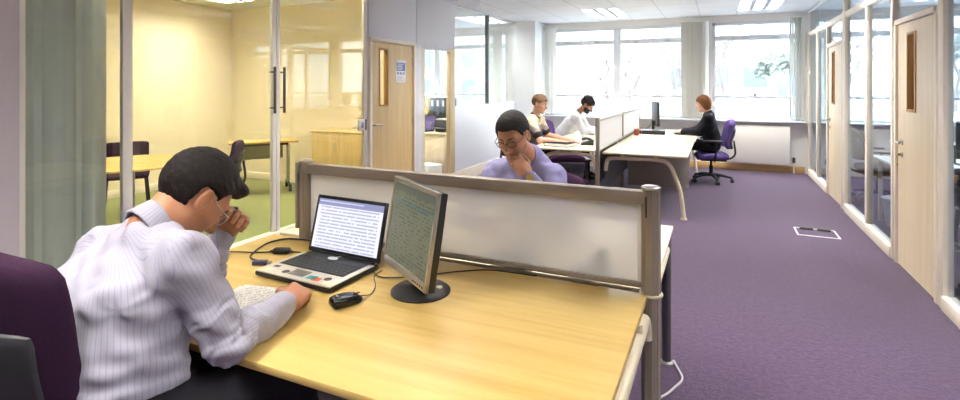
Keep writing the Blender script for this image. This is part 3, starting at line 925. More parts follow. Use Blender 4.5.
# ------------------------------------------------------------------ outer and inner walls
def wall(name, boxes, m):
    b = MB()
    for lo, hi in boxes: b.bb(lo, hi)
    return struct(b.build(name, m, smooth=False))
wall('wall_front', [((-8.3, -2.7, 0), (4.7, -2.5, H + .04))], m_wall)
wall('wall_right_outer', [((4.4, -2.5, 0), (4.6, YF, H + .04))], m_wall)
wall('wall_left_outer', [((-8.3, 6.3, 0), (-8.1, YF, H + .04))], m_wall)
wall('wall_meeting_side', [((-7.6, -2.5, 0), (-7.45, 6.35, H))], m_ceil_y)
wall('wall_meeting_end', [((-7.45, 6.24, 0), (XL - .03, 6.34, H))], m_ceil_y)
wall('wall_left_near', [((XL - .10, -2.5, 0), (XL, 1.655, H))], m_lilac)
b = MB(); b.bb((-7.45, -2.5, 0), (-7.435, 6.24, .11), .003); b.bb((-7.44, 6.225, 0), (XL - .06, 6.24, .11), .003); struct(b.build('baseboard_meeting_room', m_cream))

# left glass partition
o = struct(thing('wall_left_partition', loc=(XL - .03, 4.6, 0)))
x0, x1 = XL - .06, XL
def piece(nm, lo, hi, m, bev=.004, par=None):
    c = MB(); c.bb(lo, hi, bev); return c.build(nm, m, par or o, world=True)
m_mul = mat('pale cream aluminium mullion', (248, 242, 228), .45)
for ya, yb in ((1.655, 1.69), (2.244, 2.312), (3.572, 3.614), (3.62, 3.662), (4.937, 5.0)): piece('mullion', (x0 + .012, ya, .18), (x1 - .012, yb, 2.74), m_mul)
for ya, yb in ((1.655, 4.99), (6.19, 9.86)): piece('bottom_rail', (x0 - .01, ya, 0), (x1 + .01, yb, .18), m_cream); 
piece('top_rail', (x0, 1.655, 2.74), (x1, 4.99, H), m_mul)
for ya, yb in ((1.69, 2.244), (2.312, 3.572), (3.662, 4.937)): piece('glass_pane', (XL - .036, ya, .18), (XL - .026, yb, 2.74), glass, 0)
piece('panel', (x0, 5.0, 2.10), (x1, 6.06, H), m_panel); piece('panel', (x0, 6.075, 2.10), (x1, 7.2, H), m_panel)
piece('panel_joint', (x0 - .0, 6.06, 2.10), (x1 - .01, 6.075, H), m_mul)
piece('door_post', (x0 - .01, 6.03, 0), (x1 + .008, 6.19, 2.10), m_panel)
piece('glass_pane', (XL - .036, 6.19, .18), (XL - .026, 7.05, 2.05), glass, 0)
piece('glazing_head', (x0, 6.19, 2.05), (x1, 7.2, 2.10), m_panel)
piece('wood_post', (x0 - .005, 7.04, 0), (x1 + .005, 7.2, 2.10), wood_mat('ash post', (206, 182, 138), (222, 200, 160), 'Z', .5))
piece('lower_panel', (x0, 7.2, .18), (x1, 9.86, 1.20), mat('frosted white panel', (248, 250, 254), .35))
for ya, yb in ((7.2, 8.48), (8.54, 9.86)): piece('glass_pane', (XL - .036, ya, 1.20), (XL - .026, yb, 2.78), glass, 0)
piece('dark_mullion', (x0, 8.48, 1.20), (x1, 8.54, 2.78), mat('grey window mullion', (120, 124, 126), .45, .3))
piece('head_trim', (x0, 7.2, 2.77), (x1, 9.86, H), m_white)
for ya in (3.548, 3.662):
    c = MB(); c.bb((XL + .02, ya, 1.28), (XL + .04, ya + .022, 1.71), .006)
    for zz in (1.33, 1.66): c.cyl((XL - .03, ya + .011, zz), (XL + .03, ya + .011, zz), .007)
    c.build('pull_handle', mat('dark bronze handle', (96, 86, 72), .4, .6), o, world=True)
c = MB(); c.bb((XL, 4.79, 1.02), (XL + .03, 4.915, 1.145), .006); kb = c.build('switch_box', m_white, o, world=True)
c = MB(); c.bb((XL + .03, 4.90, 1.02), (XL + .04, 4.918, 1.145), .002); c.bb((XL + .0295, 4.83, 1.05), (XL + .034, 4.87, 1.11), .002); c.build('switch_cover', mat('mid grey plastic', (120, 118, 118), .5), kb, world=True)
c = MB(); c.tube([(XL + .035, 4.80, 1.07), (XL + .045, 4.72, 1.065), (XL + .04, 4.66, 1.06)], .008); c.build('lever', m_steel, kb, world=True)

def door(n, X, ya, yb, side, m, m_fr, hinge_far, slit_y, slit_z, hy, top=2.06, fw=.045, keys=False):
    """a leaf in the plane x = X with a timber vision slit; side = +1: room to the right of the door"""
    o = struct(thing('door_%d' % n, loc=(X, (ya + yb) / 2, 0)))
    s = -side
    c = MB()
    dx = .05 if side < 0 else .036
    c.bb((X - dx, ya - fw, 0), (X + dx, ya, top + fw), .004); c.bb((X - dx, yb, 0), (X + dx, yb + fw, top + fw), .004); c.bb((X - dx, ya - fw, top), (X + dx, yb + fw, top + fw), .004)
    c.build('frame', m_fr, o, world=True)
    xa, xb = X + side * .005 - .022, X + side * .005 + .022
    c = MB(); y0, y1 = slit_y; z0, z1 = slit_z; g = .004
    for lo, hi in (((xa, ya + g, .006), (xb, y0, top - g)), ((xa, y1, .006), (xb, yb - g, top - g)), ((xa, y0, .006), (xb, y1, z0)), ((xa, y0, z1), (xb, y1, top - g))): c.bb(lo, hi)
    bmesh.ops.remove_doubles(c.bm, verts=c.bm.verts, dist=1e-5)
    lf = c.build('leaf', m, o, world=True, smooth=False)
    c = MB(); w = .022
    for lo, hi in (((xa - .008, y0 - w, z0 - w), (xb + .008, y0 + .002, z1 + w)), ((xa - .008, y1 - .002, z0 - w), (xb + .008, y1 + w, z1 + w)), ((xa - .008, y0, z0 - w), (xb + .008, y1, z0)), ((xa - .008, y0, z1), (xb + .008, y1, z1 + w))): c.bb(lo, hi, .003)
    c.build('vision_frame', m_slit, lf, world=True)
    c = MB(); c.bb((X - .003 + side * .005, y0, z0), (X + .003 + side * .005, y1, z1)); c.build('vision_pane', glass, lf, world=True)
    for q in (-1, 1):
        fx = (xb if q > 0 else xa)
        c = MB(); c.cyl((fx, hy, 1.06), (fx + q * .008, hy, 1.06), .026, n=20); c.cyl((fx, hy, .955), (fx + q * .008, hy, .955), .024, n=20)
        d = -1 if hinge_far is False else 1
        dy = 1 if abs(hy - ya) < abs(hy - yb) else -1
        c.tube([(fx + q * .006, hy, 1.06), (fx + q * .045, hy, 1.06), (fx + q * .055, hy + dy * .02, 1.06), (fx + q * .055, hy + dy * .125, 1.06)], .0095, 10)
        c.build('door_handle', m_steel, lf, world=True)
    if keys:
        c = MB(); fx = xa; c.bb((fx - .03, hy - .004, .945), (fx - .008, hy + .004, .965), .002)
        c.bb((fx - .035, hy - .012, .90), (fx - .031, hy + .012, .95), .003); c.bb((fx - .04, hy - .03, .865), (fx - .036, hy - .008, .915), .003); c.lathe([(.012, -.002), (.012, .002)], (fx - .036, hy + .01, .87), 12, rotm('Y', 90)); c.build('keys', mat('brass', (186, 158, 84), .3, .9), lf, world=True)
    for zz in (.25, 1.05, 1.85):
        c = MB(); yh = yb - .004 if abs(hy - ya) < abs(hy - yb) else ya + .004
        c.cyl((xa if side > 0 else xb, yh, zz - .05), (xa if side > 0 else xb, yh, zz + .05), .008, n=8); c.build('hinge', m_steel, lf, world=True)
    return o
door(1, XL - .03, 5.055, 5.985, -1, m_door, m_cream, True, (5.25, 5.40), (1.30, 1.97), 5.10)
door(2, XR + .032, 7.80, 8.70, 1, m_door_p, m_cream, True, (8.29, 8.44), (1.30, 1.97), 8.60)
door(3, XR + .032, 4.715, 5.60, 1, m_door_p, m_cream, True, (5.165, 5.33), (1.345, 1.95), 5.48, keys=True)
# paper notice on the left door
o = thing('door_notice', 'white paper notice with a blue printed block stuck on the birch door', 'notice', (XL - .0095, 5.70, 1.57))
b = MB(); b.bb((0, -.115, 0), (.0015, .115, .29)); b.build('sheet', m_paper, o)
b = MB(); b.bb((.0016, -.10, .15), (.0022, .10, .255)); b.build('printed_block', mat('blue print', (96, 110, 168), .6), o)
b = MB()
for k in range(5): b.bb((.0023, -.085, .165 + .017 * k), (.0027, -.085 + .17 * (.5 + .5 * random.random()), .172 + .017 * k))
b.build('print_lines', m_paper, o)
b = MB()
for k in range(3): b.bb((.0016, -.09 + .065 * k, .10), (.0022, -.045 + .065 * k, .135))
for k in range(4): b.bb((.0016, -.09, .025 + .015 * k), (.0022, -.09 + .18 * (.5 + .45 * random.random()), .030 + .015 * k))
b.build('small_print', mat('grey blue print', (150, 158, 190), .6), o)

# right glass partition
o = struct(thing('wall_right_partition', loc=(XR + .04, 4.5, 0)))
x0, x1 = XR, XR + .06
posts = [(10.38, 10.49, 2.45, 'post'), (9.55, 9.62, 2.45, 'post'), (7.58, 7.70, H, 'tall_post'), (6.58, 6.65, 2.45, 'post'), (5.70, 5.75, 2.45, 'post'), (4.56, 4.65, H, 'tall_post'), (3.35, 3.42, 2.45, 'post'), (2.2, 2.28, H, 'tall_post'), (.9, .97, 2.45, 'post'), (-.5, -.42, H, 'tall_post'), (-2.5, -2.42, H, 'post')]
for ya, yb, z, nm in posts: piece(nm, (x0, ya, 0), (x1, yb, z), m_cream)
runs = [(8.77, 10.38), (5.75, 7.58), (-2.42, 4.56)]
for ya, yb in runs: piece('bottom_rail', (x0 - .012, ya, 0), (x1 + .012, yb, .10), m_cream)
piece('top_rail', (x0 + .004, -2.42, 2.36), (x1 - .004, 10.38, 2.43), m_cream)
piece('head_trim', (x0 + .01, -2.42, 2.765), (x1 - .01, 10.49, H), m_white)
ps = sorted(posts)
for (a0, a1, *_), (b0, b1, *_) in zip(ps, ps[1:]):
    isdoor = (a1 < 5.0 < b0) or (a1 < 8.2 < b0)
    piece('transom_pane', (XR + .026, a1, 2.43), (XR + .034, b0, 2.765), glass_r, 0)
    if not isdoor: piece('glass_pane', (XR + .026, a1, .10), (XR + .034, b0, 2.36), glass_r, 0)
piece('door_transom_pane', (XR + .026, 7.76, 2.11), (XR + .034, 8.74, 2.36), glass_r, 0)
piece('glass_pane', (XR + .026, 8.75, .10), (XR + .034, 9.55, 2.36), glass_r, 0)
piece('door_transom_pane', (XR + .026, 4.66, 2.11), (XR + .034, 5.69, 2.36), glass_r, 0)
piece('door_post', (x0, 7.70, 0), (x1, 7.755, 2.45), m_cream); piece('door_post', (x0, 8.745, 0), (x1, 8.79, 2.45), m_cream)

# floor outlet box with a white rim and two dark flaps
o = thing('floor_box', 'white rimmed floor socket box with two dark flaps on the purple carpet', 'floor box', (.93, 6.38, 0))
b = MB(); 
for lo, hi in (((-.19, -.16, 0), (.19, -.142, .006)), ((-.19, .142, 0), (.19, .16, .006)), ((-.19, -.16, 0), (-.172, .16, .006)), ((.172, -.16, 0), (.19, .16, .006))): b.bb(lo, hi, .002)
b.build('rim', m_white, o)
b = MB(); b.bb((-.172, -.142, 0), (.172, .142, .003)); b.build('lid', m_floor, o)
for x_ in (-.075, .085):
    b = MB(); b.bb((x_ - .06, .085, .002), (x_ + .06, .145, .022), .004); b.build('flap', mat('olive black plastic', (66, 64, 50), .5), o)
# ------------------------------------------------------------------ bench desks
DZ = .73
def desk(label, xa, xb, ya, yb, out, ends, loc=None, group=None, top=m_maple):
    """out = -1/+1: the free long side lies towards -Y/+Y (bench desks) ; ends = x positions of the end frames"""
    o = thing('office_desk', label, 'desk', ((xa + xb) / 2, (ya + yb) / 2, 0), group=group)
    b = MB(); r = .03
    b.bb((xa, ya, DZ - .025), (xb, yb, DZ), .004); b.build('desktop', top, o, world=True)
    yi = yb - .02 if out < 0 else ya + .02; yo = (ya + .02) if out < 0 else (yb - .02)
    for x in ends:
        b = MB(); z = .652
        pts = [(x, yi, .56), (x, yi, z - .06), (x, yi + out * .05, z), (x, yi + out * .2, z), (x, yo - out * .20, z)]
        b.tube(spl(pts, 6), .026, 12)
        b.cyl((x, yo - out * .28, z + .02), (x, yo - out * .28, DZ - .026), .018); b.cyl((x, yi + out * .2, z + .02), (x, yi + out * .2, DZ - .026), .018)
        b.build('end_beam', m_leg, o, world=True)
        b = MB(); b.cyl((x, yo - out * .12, .02), (x, yo - out * .12, DZ - .026), .026, n=18); b.build('leg', m_leg_d, o, world=True)
        b = MB(); b.lathe([(.036, 0), (.036, .012), (.028, .02)], (x, yo - out * .12, 0), 18); b.build('foot', m_steel, o, world=True)
    b = MB(); b.bb((xa + .12, yi - .012, .34), (xb - .12, yi + .012, DZ - .04), .004); b.bb((xa + .1, (ya + yb) / 2 - .02, DZ - .07), (xb - .1, (ya + yb) / 2 + .02, DZ - .026)); b.build('cable_beam', m_leg_d, o, world=True)
    return o
desk('maple office desk in the foreground with laptop and flat monitor on it', -2.21, -.25, 1.12, 2.125, -1, (-.258, -2.10))
desk('glare-paled maple desk behind the white divider where the man in the lilac shirt sits', -2.21, -.235, 2.165, 3.20, 1, (-.26, -2.10), top=m_maple_glare)

# near divider
o = thing('desk_divider', 'long white translucent desk divider with grey rail across the foreground desks', 'desk divider', (-1.14, 2.145, 0))
for x, nm in ((-.24, 1), (-2.0, 2)):
    b = MB(); b.cyl((x, 2.145, .008), (x, 2.145, 1.135), .033, n=24)
    for k in range(8):
        a = 2 * PI * k / 8 + .2; b.cyl((x + .033 * math.cos(a), 2.145 + .033 * math.sin(a), .01), (x + .033 * math.cos(a), 2.145 + .033 * math.sin(a), 1.13), .004, n=6)
    p = b.build('post', m_post, o, world=True)
    b = MB(); b.lathe([(.034, 0), (.036, .004), (.036, .010), (.030, .014)], (x, 2.145, 1.135), 24); b.build('cap', m_steel, p, world=True)
    b = MB(); b.lathe([(.05, 0), (.05, .006), (.036, .012)], (x, 2.145, 0), 24); b.build('foot', m_post, p, world=True)
    b = MB(); b.lathe([(.046, 0), (.046, .006)], (x, 2.145, DZ - .008), 20); b.build('ring', m_leg, p, world=True)
    if nm == 1:
        b = MB(); b.bb((x - .018, 2.145 - .037, 1.03), (x - .011, 2.145 - .026, 1.11), .001); b.build('slot_strip', m_char, p, world=True)
b = MB(); b.bb((-2.056, 2.12, .78), (-2.036, 2.17, 1.13), .004); b.build('end_strip', m_post, o, world=True)
b = MB(); b.bb((-2.036, 2.12, 1.075), (-.26, 2.17, 1.128), .006); b.build('top_rail', m_post, o, world=True)
b = MB(); b.bb((-1.97, 2.13, .745), (-.268, 2.16, .768), .004); b.build('bottom_rail', m_post, o, world=True)
b = MB(); b.bb((-1.965, 2.141, .766), (-.27, 2.149, 1.077)); b.build('frosted_panel', frosted_mat('frosted acrylic', (255, 254, 253), .14, .60), o, world=True)
b = MB(); b.bb((-.29, 2.138, .766), (-.27, 2.152, 1.077), .002); b.build('side_strip', m_white, o, world=True)

# cable and floor plate at the far leg of the middle desk
b = MB(); b.tube(spl([(-.225, 3.09, .008), (-.20, 3.02, .008), (-.17, 2.92, .008), (-.20, 2.82, .008), (-.245, 2.72, .008), (-.33, 2.62, .008), (-.5, 2.6, .008)], 8), .006, 6)
tag(b.build('desk_cable', mat('pale grey cable', (196, 190, 190), .5)), 'pale grey cable lying on the carpet at the foot of the desk leg', 'cable')

# ------------------------------------------------------------------ far bench
def bench(label, xa, xb, ya, yb, side, group=None, ends=(0, 1)):
    """desk whose free long side faces side (+1: towards +X)"""
    o = thing('office_desk', label, 'desk', ((xa + xb) / 2, (ya + yb) / 2, 0), group=group)
    b = MB(); b.bb((xa, ya, DZ - .025), (xb, yb, DZ), .004); b.build('desktop', m_maple_glare, o, world=True)
    xi = xa + .03 if side > 0 else xb - .03; xo = xb - .10 if side > 0 else xa + .10
    for y in [(ya + .05, yb - .05)[q_] for q_ in ends]:
        b = MB(); z = .655
        pts = [(xi, y, .50), (xi + side * .015, y, z - .05), (xi + side * .07, y, z), (xi + side * .3, y, z + .008), (xo - side * .22, y, z + .008), (xo - side * .10, y, z - .04), (xo - side * .03, y, z - .2), (xo + side * .02, y, .3), (xo + side * .055, y, .02)]
        b.tube(spl(pts, 6), .024, 12)
        for q in (xi + side * .2, xo - side * .25): b.cyl((q, y, z + .02), (q, y, DZ - .026), .022)
        b.build('leg_frame', m_leg, o, world=True)
        b = MB(); b.lathe([(.036, 0), (.036, .012), (.026, .022)], (xo + side * .056, y, 0), 16); b.build('foot', m_leg, o, world=True)
    b = MB(); b.bb((xi - .012, ya + .1, .30), (xi + .012, yb - .1, DZ - .04)); b.bb(((xa + xb) / 2 - .02, ya + .06, DZ - .07), ((xa + xb) / 2 + .02, yb - .06, DZ - .026)); b.build('cable_beam', m_leg_d, o, world=True)
    return o
bench('glare-paled maple desk by the corridor with a curved leg, nearest of the far right pair', -1.27, -.31, 6.33, 8.10, 1, ends=(0,))
bench('glare-paled maple desk at which the woman in the black jacket types', -1.27, -.30, 8.13, 9.90, 1, ends=(1,))
bench('glare-paled maple desk where the young man in the banded polo shirt works', -2.22, -1.36, 6.45, 8.10, -1)
bench('glare-paled maple desk under the bent head of the dark haired man in white', -2.22, -1.36, 8.13, 9.90, -1)
b = MB(); b.prism([(-1.24, .03), (-.44, .03), (-.385, .05), (-.375, .35), (-.36, .55), (-.33, .69), (-.36, .702), (-1.24, .702)], 8.095, 8.125, 'Y', .002)
o = b.build('modesty_panel', mat('warm grey panel', (172, 164, 152), .6)); tag(o, 'warm grey end panel standing under the far right desk beside the woman', 'panel')
for ya, yb, lab in ((6.30, 8.02, 'nearer white desk divider with grey post between the far desks'), (8.06, 9.85, 'farther white desk divider between the far desks by the window')):
    o = thing('desk_divider', lab, 'desk divider', (-1.315, (ya + yb) / 2, 0), group=None)
    for y in (ya, yb):
        b = MB(); b.bb((-1.345, y - .022, .0), (-1.295, y + .022, 1.14), .008); b.build('post', m_post, o, world=True)
    b = MB(); b.bb((-1.33, ya + .02, 1.095), (-1.30, yb - .02, 1.13), .004); b.build('top_rail', m_alum, o, world=True)
    b = MB(); b.bb((-1.32, ya + .022, .76), (-1.31, yb - .022, 1.096)); b.build('panel', frosted_mat('frosted acrylic far', (250, 250, 252), .25, .93), o, world=True)
    b = MB(); b.bb((-1.33, ya + .02, .735), (-1.30, yb - .02, .762), .003); b.build('bottom_rail', m_alum, o, world=True)

# ------------------------------------------------------------------ task chairs
def task_chair(label, loc, rz, fab, top=1.0, w=.225, group=None, arms=True, shell=True, seat_z=.46, lean=.10, back_y=-.245, low=.54, star=0):
    o = thing('office_chair', label, 'chair', loc, rz, group)
    b = MB(); b.pad((0, .0, seat_z - .035), (.245, .235, .045), .04, 8, lambda x, y, z: (x, y, z - .25 * max(0, y - .14) - .12 * x * x)); b.build('seat', fab, o)
    b = MB(); b.pad((0, -.01, seat_z - .095), (.20, .19, .02), .015, 5); b.build('seat_pan', m_char, o)
    hz = (top - low) / 2; zc = (top + low) / 2
    def bend(x, y, z):
        q = z / hz
        xx = x * (1 - .10 * max(0, q) ** 3 - .08 * max(0, -q) ** 2)
        return (xx, y + 1.3 * xx * xx - lean * (q + 1) * .5 * (top - low) * .9 + .030 * math.exp(-((q + .55) / .4) ** 2), z - .9 * xx * xx * max(0, q))
    b = MB(); b.pad((0, back_y, zc), (w, .042, hz), .040, 14, bend); b.build('backrest', fab, o)
    if shell:
        def bend2(x, y, z):
            q = z / hz; p = bend(x, y, z)
            return (p[0], p[1] - .036, p[2])
        hs = hz * .70
        b = MB(); b.pad((0, back_y, zc - (hz - hs)), (w * .87, .020, hs), .018, 14, lambda x, y, z: tuple(Vector(bend2(x, y, z - (hz - hs))) + Vector((0, 0, hz - hs)))); b.build('back_shell', m_char, o)
    b = MB(); b.tube(spl([(0, -.05, seat_z - .10), (0, -.22, seat_z - .10), (0, back_y - .075, seat_z - .02), (0, back_y - .06, low + .12)], 5), .028, 10, flat=.5); b.build('back_support', m_black, o)
    b = MB(); b.cyl((0, 0, .10), (0, 0, .26), .030); b.cyl((0, 0, .24), (0, 0, seat_z - .10), .018); b.bb((-.09, -.12, seat_z - .125), (.09, .1, seat_z - .095), .01); b.build('gas_column', m_black, o)
    for k in range(5):
        a = 2 * PI * k / 5 + .3 + star; d = Vector((math.cos(a), math.sin(a), 0))
        b = MB(); b.tube([Vector((0, 0, .115)) + d * .02, Vector((0, 0, .11)) + d * .15, Vector((0, 0, .078)) + d * .30], [.030, .024, .016], 8); l = b.build('base_leg', m_black, o)
        s_ = Vector((-d.y, d.x, 0)); c = d * .30 + Vector((0, 0, .03))
        b = MB(); b.cyl(c + s_ * .008, c + s_ * .026, .029); b.cyl(c - s_ * .026, c - s_ * .008, .029); b.cyl(d * .30 + Vector((0, 0, .03)), d * .30 + Vector((0, 0, .085)), .010); b.build('caster', m_char, l)
    if arms:
        for s_ in (-1, 1):
            b = MB(); x = s_ * .275
            b.tube(spl([(s_ * .12, -.02, seat_z - .105), (x, -.02, seat_z - .09), (x, -.03, seat_z + .05), (x, -.03, seat_z + .19)], 6), .017, 8, flat=.7)
            a_ = b.build('armrest', m_black, o)
            b = MB(); b.pad((x, .0, seat_z + .205), (.038, .13, .016), .014, 5); b.build('arm_pad', m_black, a_)
    return o
task_chair('purple office chair in the left foreground, dark shell behind its high back', (-1.785, .91, 0), .05, m_purple, top=1.125, w=.255, arms=False, low=.50, back_y=-.20, lean=.06)
task_chair('violet office chair under the woman in the black jacket', (-.10, 9.05, 0), PI / 2 + .15, m_purple_b, top=1.0, star=.5, back_y=-.27)
task_chair('purple office chair of the man in the lilac shirt, mostly hidden by the divider', (-1.06, 3.38, 0), PI - .05, m_purple, top=.92, arms=False)
task_chair('dark purple chair with carved arm standing beside the far left desks post', (-1.66, 5.98, 0), .5, m_purple, top=.76, low=.48, star=.2)
task_chair('office chair of the young man in the banded polo shirt', (-2.52, 6.95, 0), -PI / 2, m_purple, top=.92)
task_chair('office chair of the dark haired man in white', (-2.52, 8.55, 0), -PI / 2, m_purple, top=.90)
task_chair('dark chair with violet back between the two men at the far left desks', (-2.30, 7.74, 0), -PI / 2 - .5, m_purple_b, top=1.0, arms=False)

# ------------------------------------------------------------------ laptop
o = thing('laptop', 'open silver and black laptop showing a page of writing', 'laptop', (-1.580, 1.765, DZ), math.radians(-3))
m_silver = mat('silver plastic', (204, 198, 186), .4, .3)
W, D = .425, .305
b = MB(); b.bb((-W / 2, -D / 2, .004), (W / 2, D / 2, .022), .006); b.build('base', m_black, o)
b = MB(); b.bb((-W / 2 + .002, -D / 2 + .002, .0215), (W / 2 - .002, D / 2 - .03, .028), .003); b.build('palm_rest', m_silver, o)
b = MB(); b.bb((-W / 2 + .028, -D / 2 + .105, .0275), (W / 2 - .028, D / 2 - .012, .0292), .001); b.build('keyboard_tray', m_black, o)
for r_ in range(6):
    n_ = 15
    b = MB()
    for k in range(n_):
        if r_ == 0 and 4 < k < 10: continue
        x_ = -W / 2 + .036 + (W - .072) * (k + .5) / n_; y_ = -D / 2 + .117 + r_ * .0205
        b.box((x_, y_, .031), ((W - .072) / n_ - .003, .0172, .004), .001, seg=1)
    if r_ == 0: b.box((-.0, -D / 2 + .117, .031), (.115, .0172, .004), .001, seg=1)
    b.build('key_row', m_char, o)
b = MB(); b.bb((-.055, -D / 2 + .03, .0279), (.035, -D / 2 + .09, .0285), .001); b.build('touchpad', mat('dark touchpad', (120, 116, 108), .4, .3), o)
m_st = [mat('sticker red', (206, 84, 44), .5), mat('sticker teal', (58, 150, 142), .5), mat('sticker cream', (226, 216, 176), .5), mat('sticker dark', (46, 40, 40), .5)]
for x_, y_, w_, h_, k in ((.075, .045, .045, .034, 1), (.105, .038, .04, .030, 0), (.165, .03, .03, .026, 2), (-.165, .035, .04, .028, 2), (-.16, .075, .03, .02, 3)):
    b = MB(); b.box((x_, -D / 2 + y_, .0283), (w_, h_, .0008), rot=rotm('Z', 8)); b.build('sticker', m_st[k], o)
for x_, y_ in ((-.075, .045), (.145, .062)):
    b = MB(); b.lathe([(.017, 0), (.017, .0008)], (x_, -D / 2 + y_, .028), 18); b.build('round_sticker', m_st[3], o)
# white fruit shaped mark on the deck under the screen
b = MB(); pts = []
for k in range(28):
    a = 2 * PI * k / 28; rr = .020 * (1 + .12 * math.cos(2 * a) - .10 * math.exp(-((a - PI / 2) / .35) ** 2) - .22 * math.exp(-((a - .25) / .30) ** 2)); pts.append((rr * math.cos(a) * 1.25, rr * math.sin(a)))
b.prism(pts, .0335, .0345); b.prism([(.002, .021), (.012, .026), (.016, .036), (.006, .032)], .0335, .0345)
bmesh.ops.translate(b.bm, vec=(-.005, .098, 0), verts=b.bm.verts)
b.build('white_mark', m_white, o)
lid = thing('lid', loc=(0, D / 2 - .004, .026)); lid.parent = o; lid.rotation_euler = (math.radians(-15), 0, 0)
COLS = None
b = MB(); b.bb((-W / 2, 0, 0), (W / 2, .012, .264), .006); lo_ = b.build('screen_housing', m_black, o); lo_.location = lid.location; lo_.rotation_euler = lid.rotation_euler
b = MB(); b.cyl((-W / 2 + .03, .002, .002), (W / 2 - .03, .002, .002), .008); b.build('hinge', m_black, lo_)
m_lscr = lines_mat('laptop page', (236, 238, 252), (178, 180, 206), 15, 30, .62, head=(146, 148, 186), head_from=.87, emit=.50, rough=.25, w=.392, h=.226, margin=.05)
b = MB(); b.quad([(-.196, 0, 0), (.196, 0, 0), (.196, .226, 0), (-.196, .226, 0)]); sc_ = b.build('screen', m_lscr, lo_, smooth=False); sc_.rotation_euler = (PI / 2, 0, 0); sc_.location = (0, -.0006, .022)
b = MB(); b.bb((-.19, -.0009, .022 + .212), (.08, -.0007, .022 + .218)); b.build('screen_bar', mat('screen bar', (60, 62, 90), .4, emis=(196, 198, 226), estr=.5), lo_, smooth=False)
bpy.data.objects.remove(lid)

# ------------------------------------------------------------------ monitor
mz = math.atan2(-.564, .826)
o = thing('monitor', 'flat silver framed monitor on a round black base, turned towards the seated man', 'monitor', (-1.070, 1.778, DZ), mz)
b = MB(); b.lathe([(.118, 0), (.118, .006), (.105, .015), (.045, .022), (.03, .03)], (0, 0, 0), 40); b.build('base', m_black, o)
b = MB(); b.lathe([(.012, .0), (.012, .006)], (.045, .06, .016), 16); b.build('base_badge', m_silver, o)
b = MB(); b.tube([(0, .03, .015), (-.02, .035, .10), (-.036, .03, .24)], [.036, .030, .028], 12, flat=.45); b.build('stand_neck', m_black, o)
tl = math.radians(-9)
def mon(b_, nm, m_, par=None):
    q = b_.build(nm, m_, o if par is None else par)
    if par is None: q.location = (-.036, -.060, .062); q.rotation_euler = (tl, 0, 0)
    return q
MW, MH = .432, .362
b = MB(); b.bb((-MW / 2, .0, 0), (MW / 2, .035, MH), .006)
b.pad((0, .045, MH / 2), (MW / 2 - .05, .028, MH / 2 - .05), .026, 6)
hs_ = mon(b, 'housing', m_black)
b = MB(); t_ = .019
for lo, hi in (((-MW / 2, -.006, 0), (-MW / 2 + t_, .008, MH)), ((MW / 2 - t_, -.006, 0), (MW / 2, .008, MH)), ((-MW / 2, -.006, 0), (MW / 2, .008, t_ + .012)), ((-MW / 2, -.006, MH - t_), (MW / 2, .008, MH))): b.bb(lo, hi, .003)
mon(b, 'bezel', mat('silver bezel', (170, 164, 150), .35, .5))
sw, sh_ = MW - 2 * t_, MH - 2 * t_ - .012
m_mscr = lines_mat('monitor page', (170, 172, 140), (92, 100, 78), 22, 18, .5, head=(120, 132, 116), head_from=.90, emit=.17, rough=.3, w=sw, h=sh_, margin=.04)
b = MB(); b.quad([(-sw / 2, 0, 0), (sw / 2, 0, 0), (sw / 2, sh_, 0), (-sw / 2, sh_, 0)]); q = b.build('screen', m_mscr, hs_, smooth=False); q.rotation_euler = (PI / 2, 0, 0); q.location = (0, -.001, t_ + .012)
b = MB(); b.bb((-sw / 2, -.0016, t_ + .012 + sh_ * .76), (sw / 2, -.0012, t_ + .012 + sh_ * .785)); b.build('screen_bar', mat('screen teal bar', (60, 90, 96), .4, emis=(60, 112, 124), estr=.25), hs_, smooth=False)
b = MB()
for k in range(5): b.bb((.10 + .02 * k, -.0075, .010), (.11 + .02 * k, -.005, .016), .001)
b.build('buttons', m_char, hs_)

# mouse and cables
o = thing('computer_mouse', 'black computer mouse on the desk beside the laptop', 'mouse', (-1.258, 1.553, DZ), math.radians(-28))
b = MB(); b.pad((0, 0, .020), (.034, .060, .020), .019, 10, lambda x, y, z: (x * (1 - .12 * (y / .06) ** 2), y, z * (1 - .35 * max(0, (y + .01) / .06) ** 2) - .005 * max(0, y / .06))); b.build('body', mat('glossy black plastic', (16, 16, 18), .2), o)
b = MB(); b.lathe([(.009, -.004), (.009, .004)], (0, .032, .030), 14, rotm('Y', 90)); b.build('scroll_wheel', m_char, o)
b = MB(); b.box((0, .034, .0335), (.0015, .045, .004)); b.build('button_gap', m_char, o)
b = MB(); b.bb((-.008, -.035, .0395), (.008, -.027, .0402)); b.build('badge', m_silver, o)
b = MB(); b.tube(spl([(-1.232, 1.607, .748), (-1.225, 1.66, .736), (-1.26, 1.74, .7335), (-1.33, 1.83, .7335), (-1.34, 1.90, .7335)], 8), .0022, 6)
tag(b.build('mouse_cable', m_black), 'thin black cord running from the mouse to the laptop', 'cable')
b = MB(); b.tube(spl([(-1.365, 1.86, .742), (-1.30, 1.83, .734), (-1.22, 1.86, .734), (-1.13, 1.93, .734), (-1.02, 2.03, .734), (-.90, 2.10, .734), (-.7, 2.115, .734)], 8), .0028, 6)
tag(b.build('monitor_cable', m_black), 'black cord behind the monitor along the foot of the divider', 'cable')
b = MB(); b.tube(spl([(-1.915, 1.745, .742), (-1.965, 1.76, .738), (-2.02, 1.80, .7345), (-2.075, 1.90, .7345), (-2.10, 1.99, .7345), (-2.07, 2.07, .7345), (-1.99, 2.095, .7345), (-1.86, 2.105, .7345), (-1.70, 2.09, .7345)], 8), .0045, 8)
tag(b.build('laptop_lead', m_black), 'thick black lead looping from the laptop side round to the divider', 'cable')
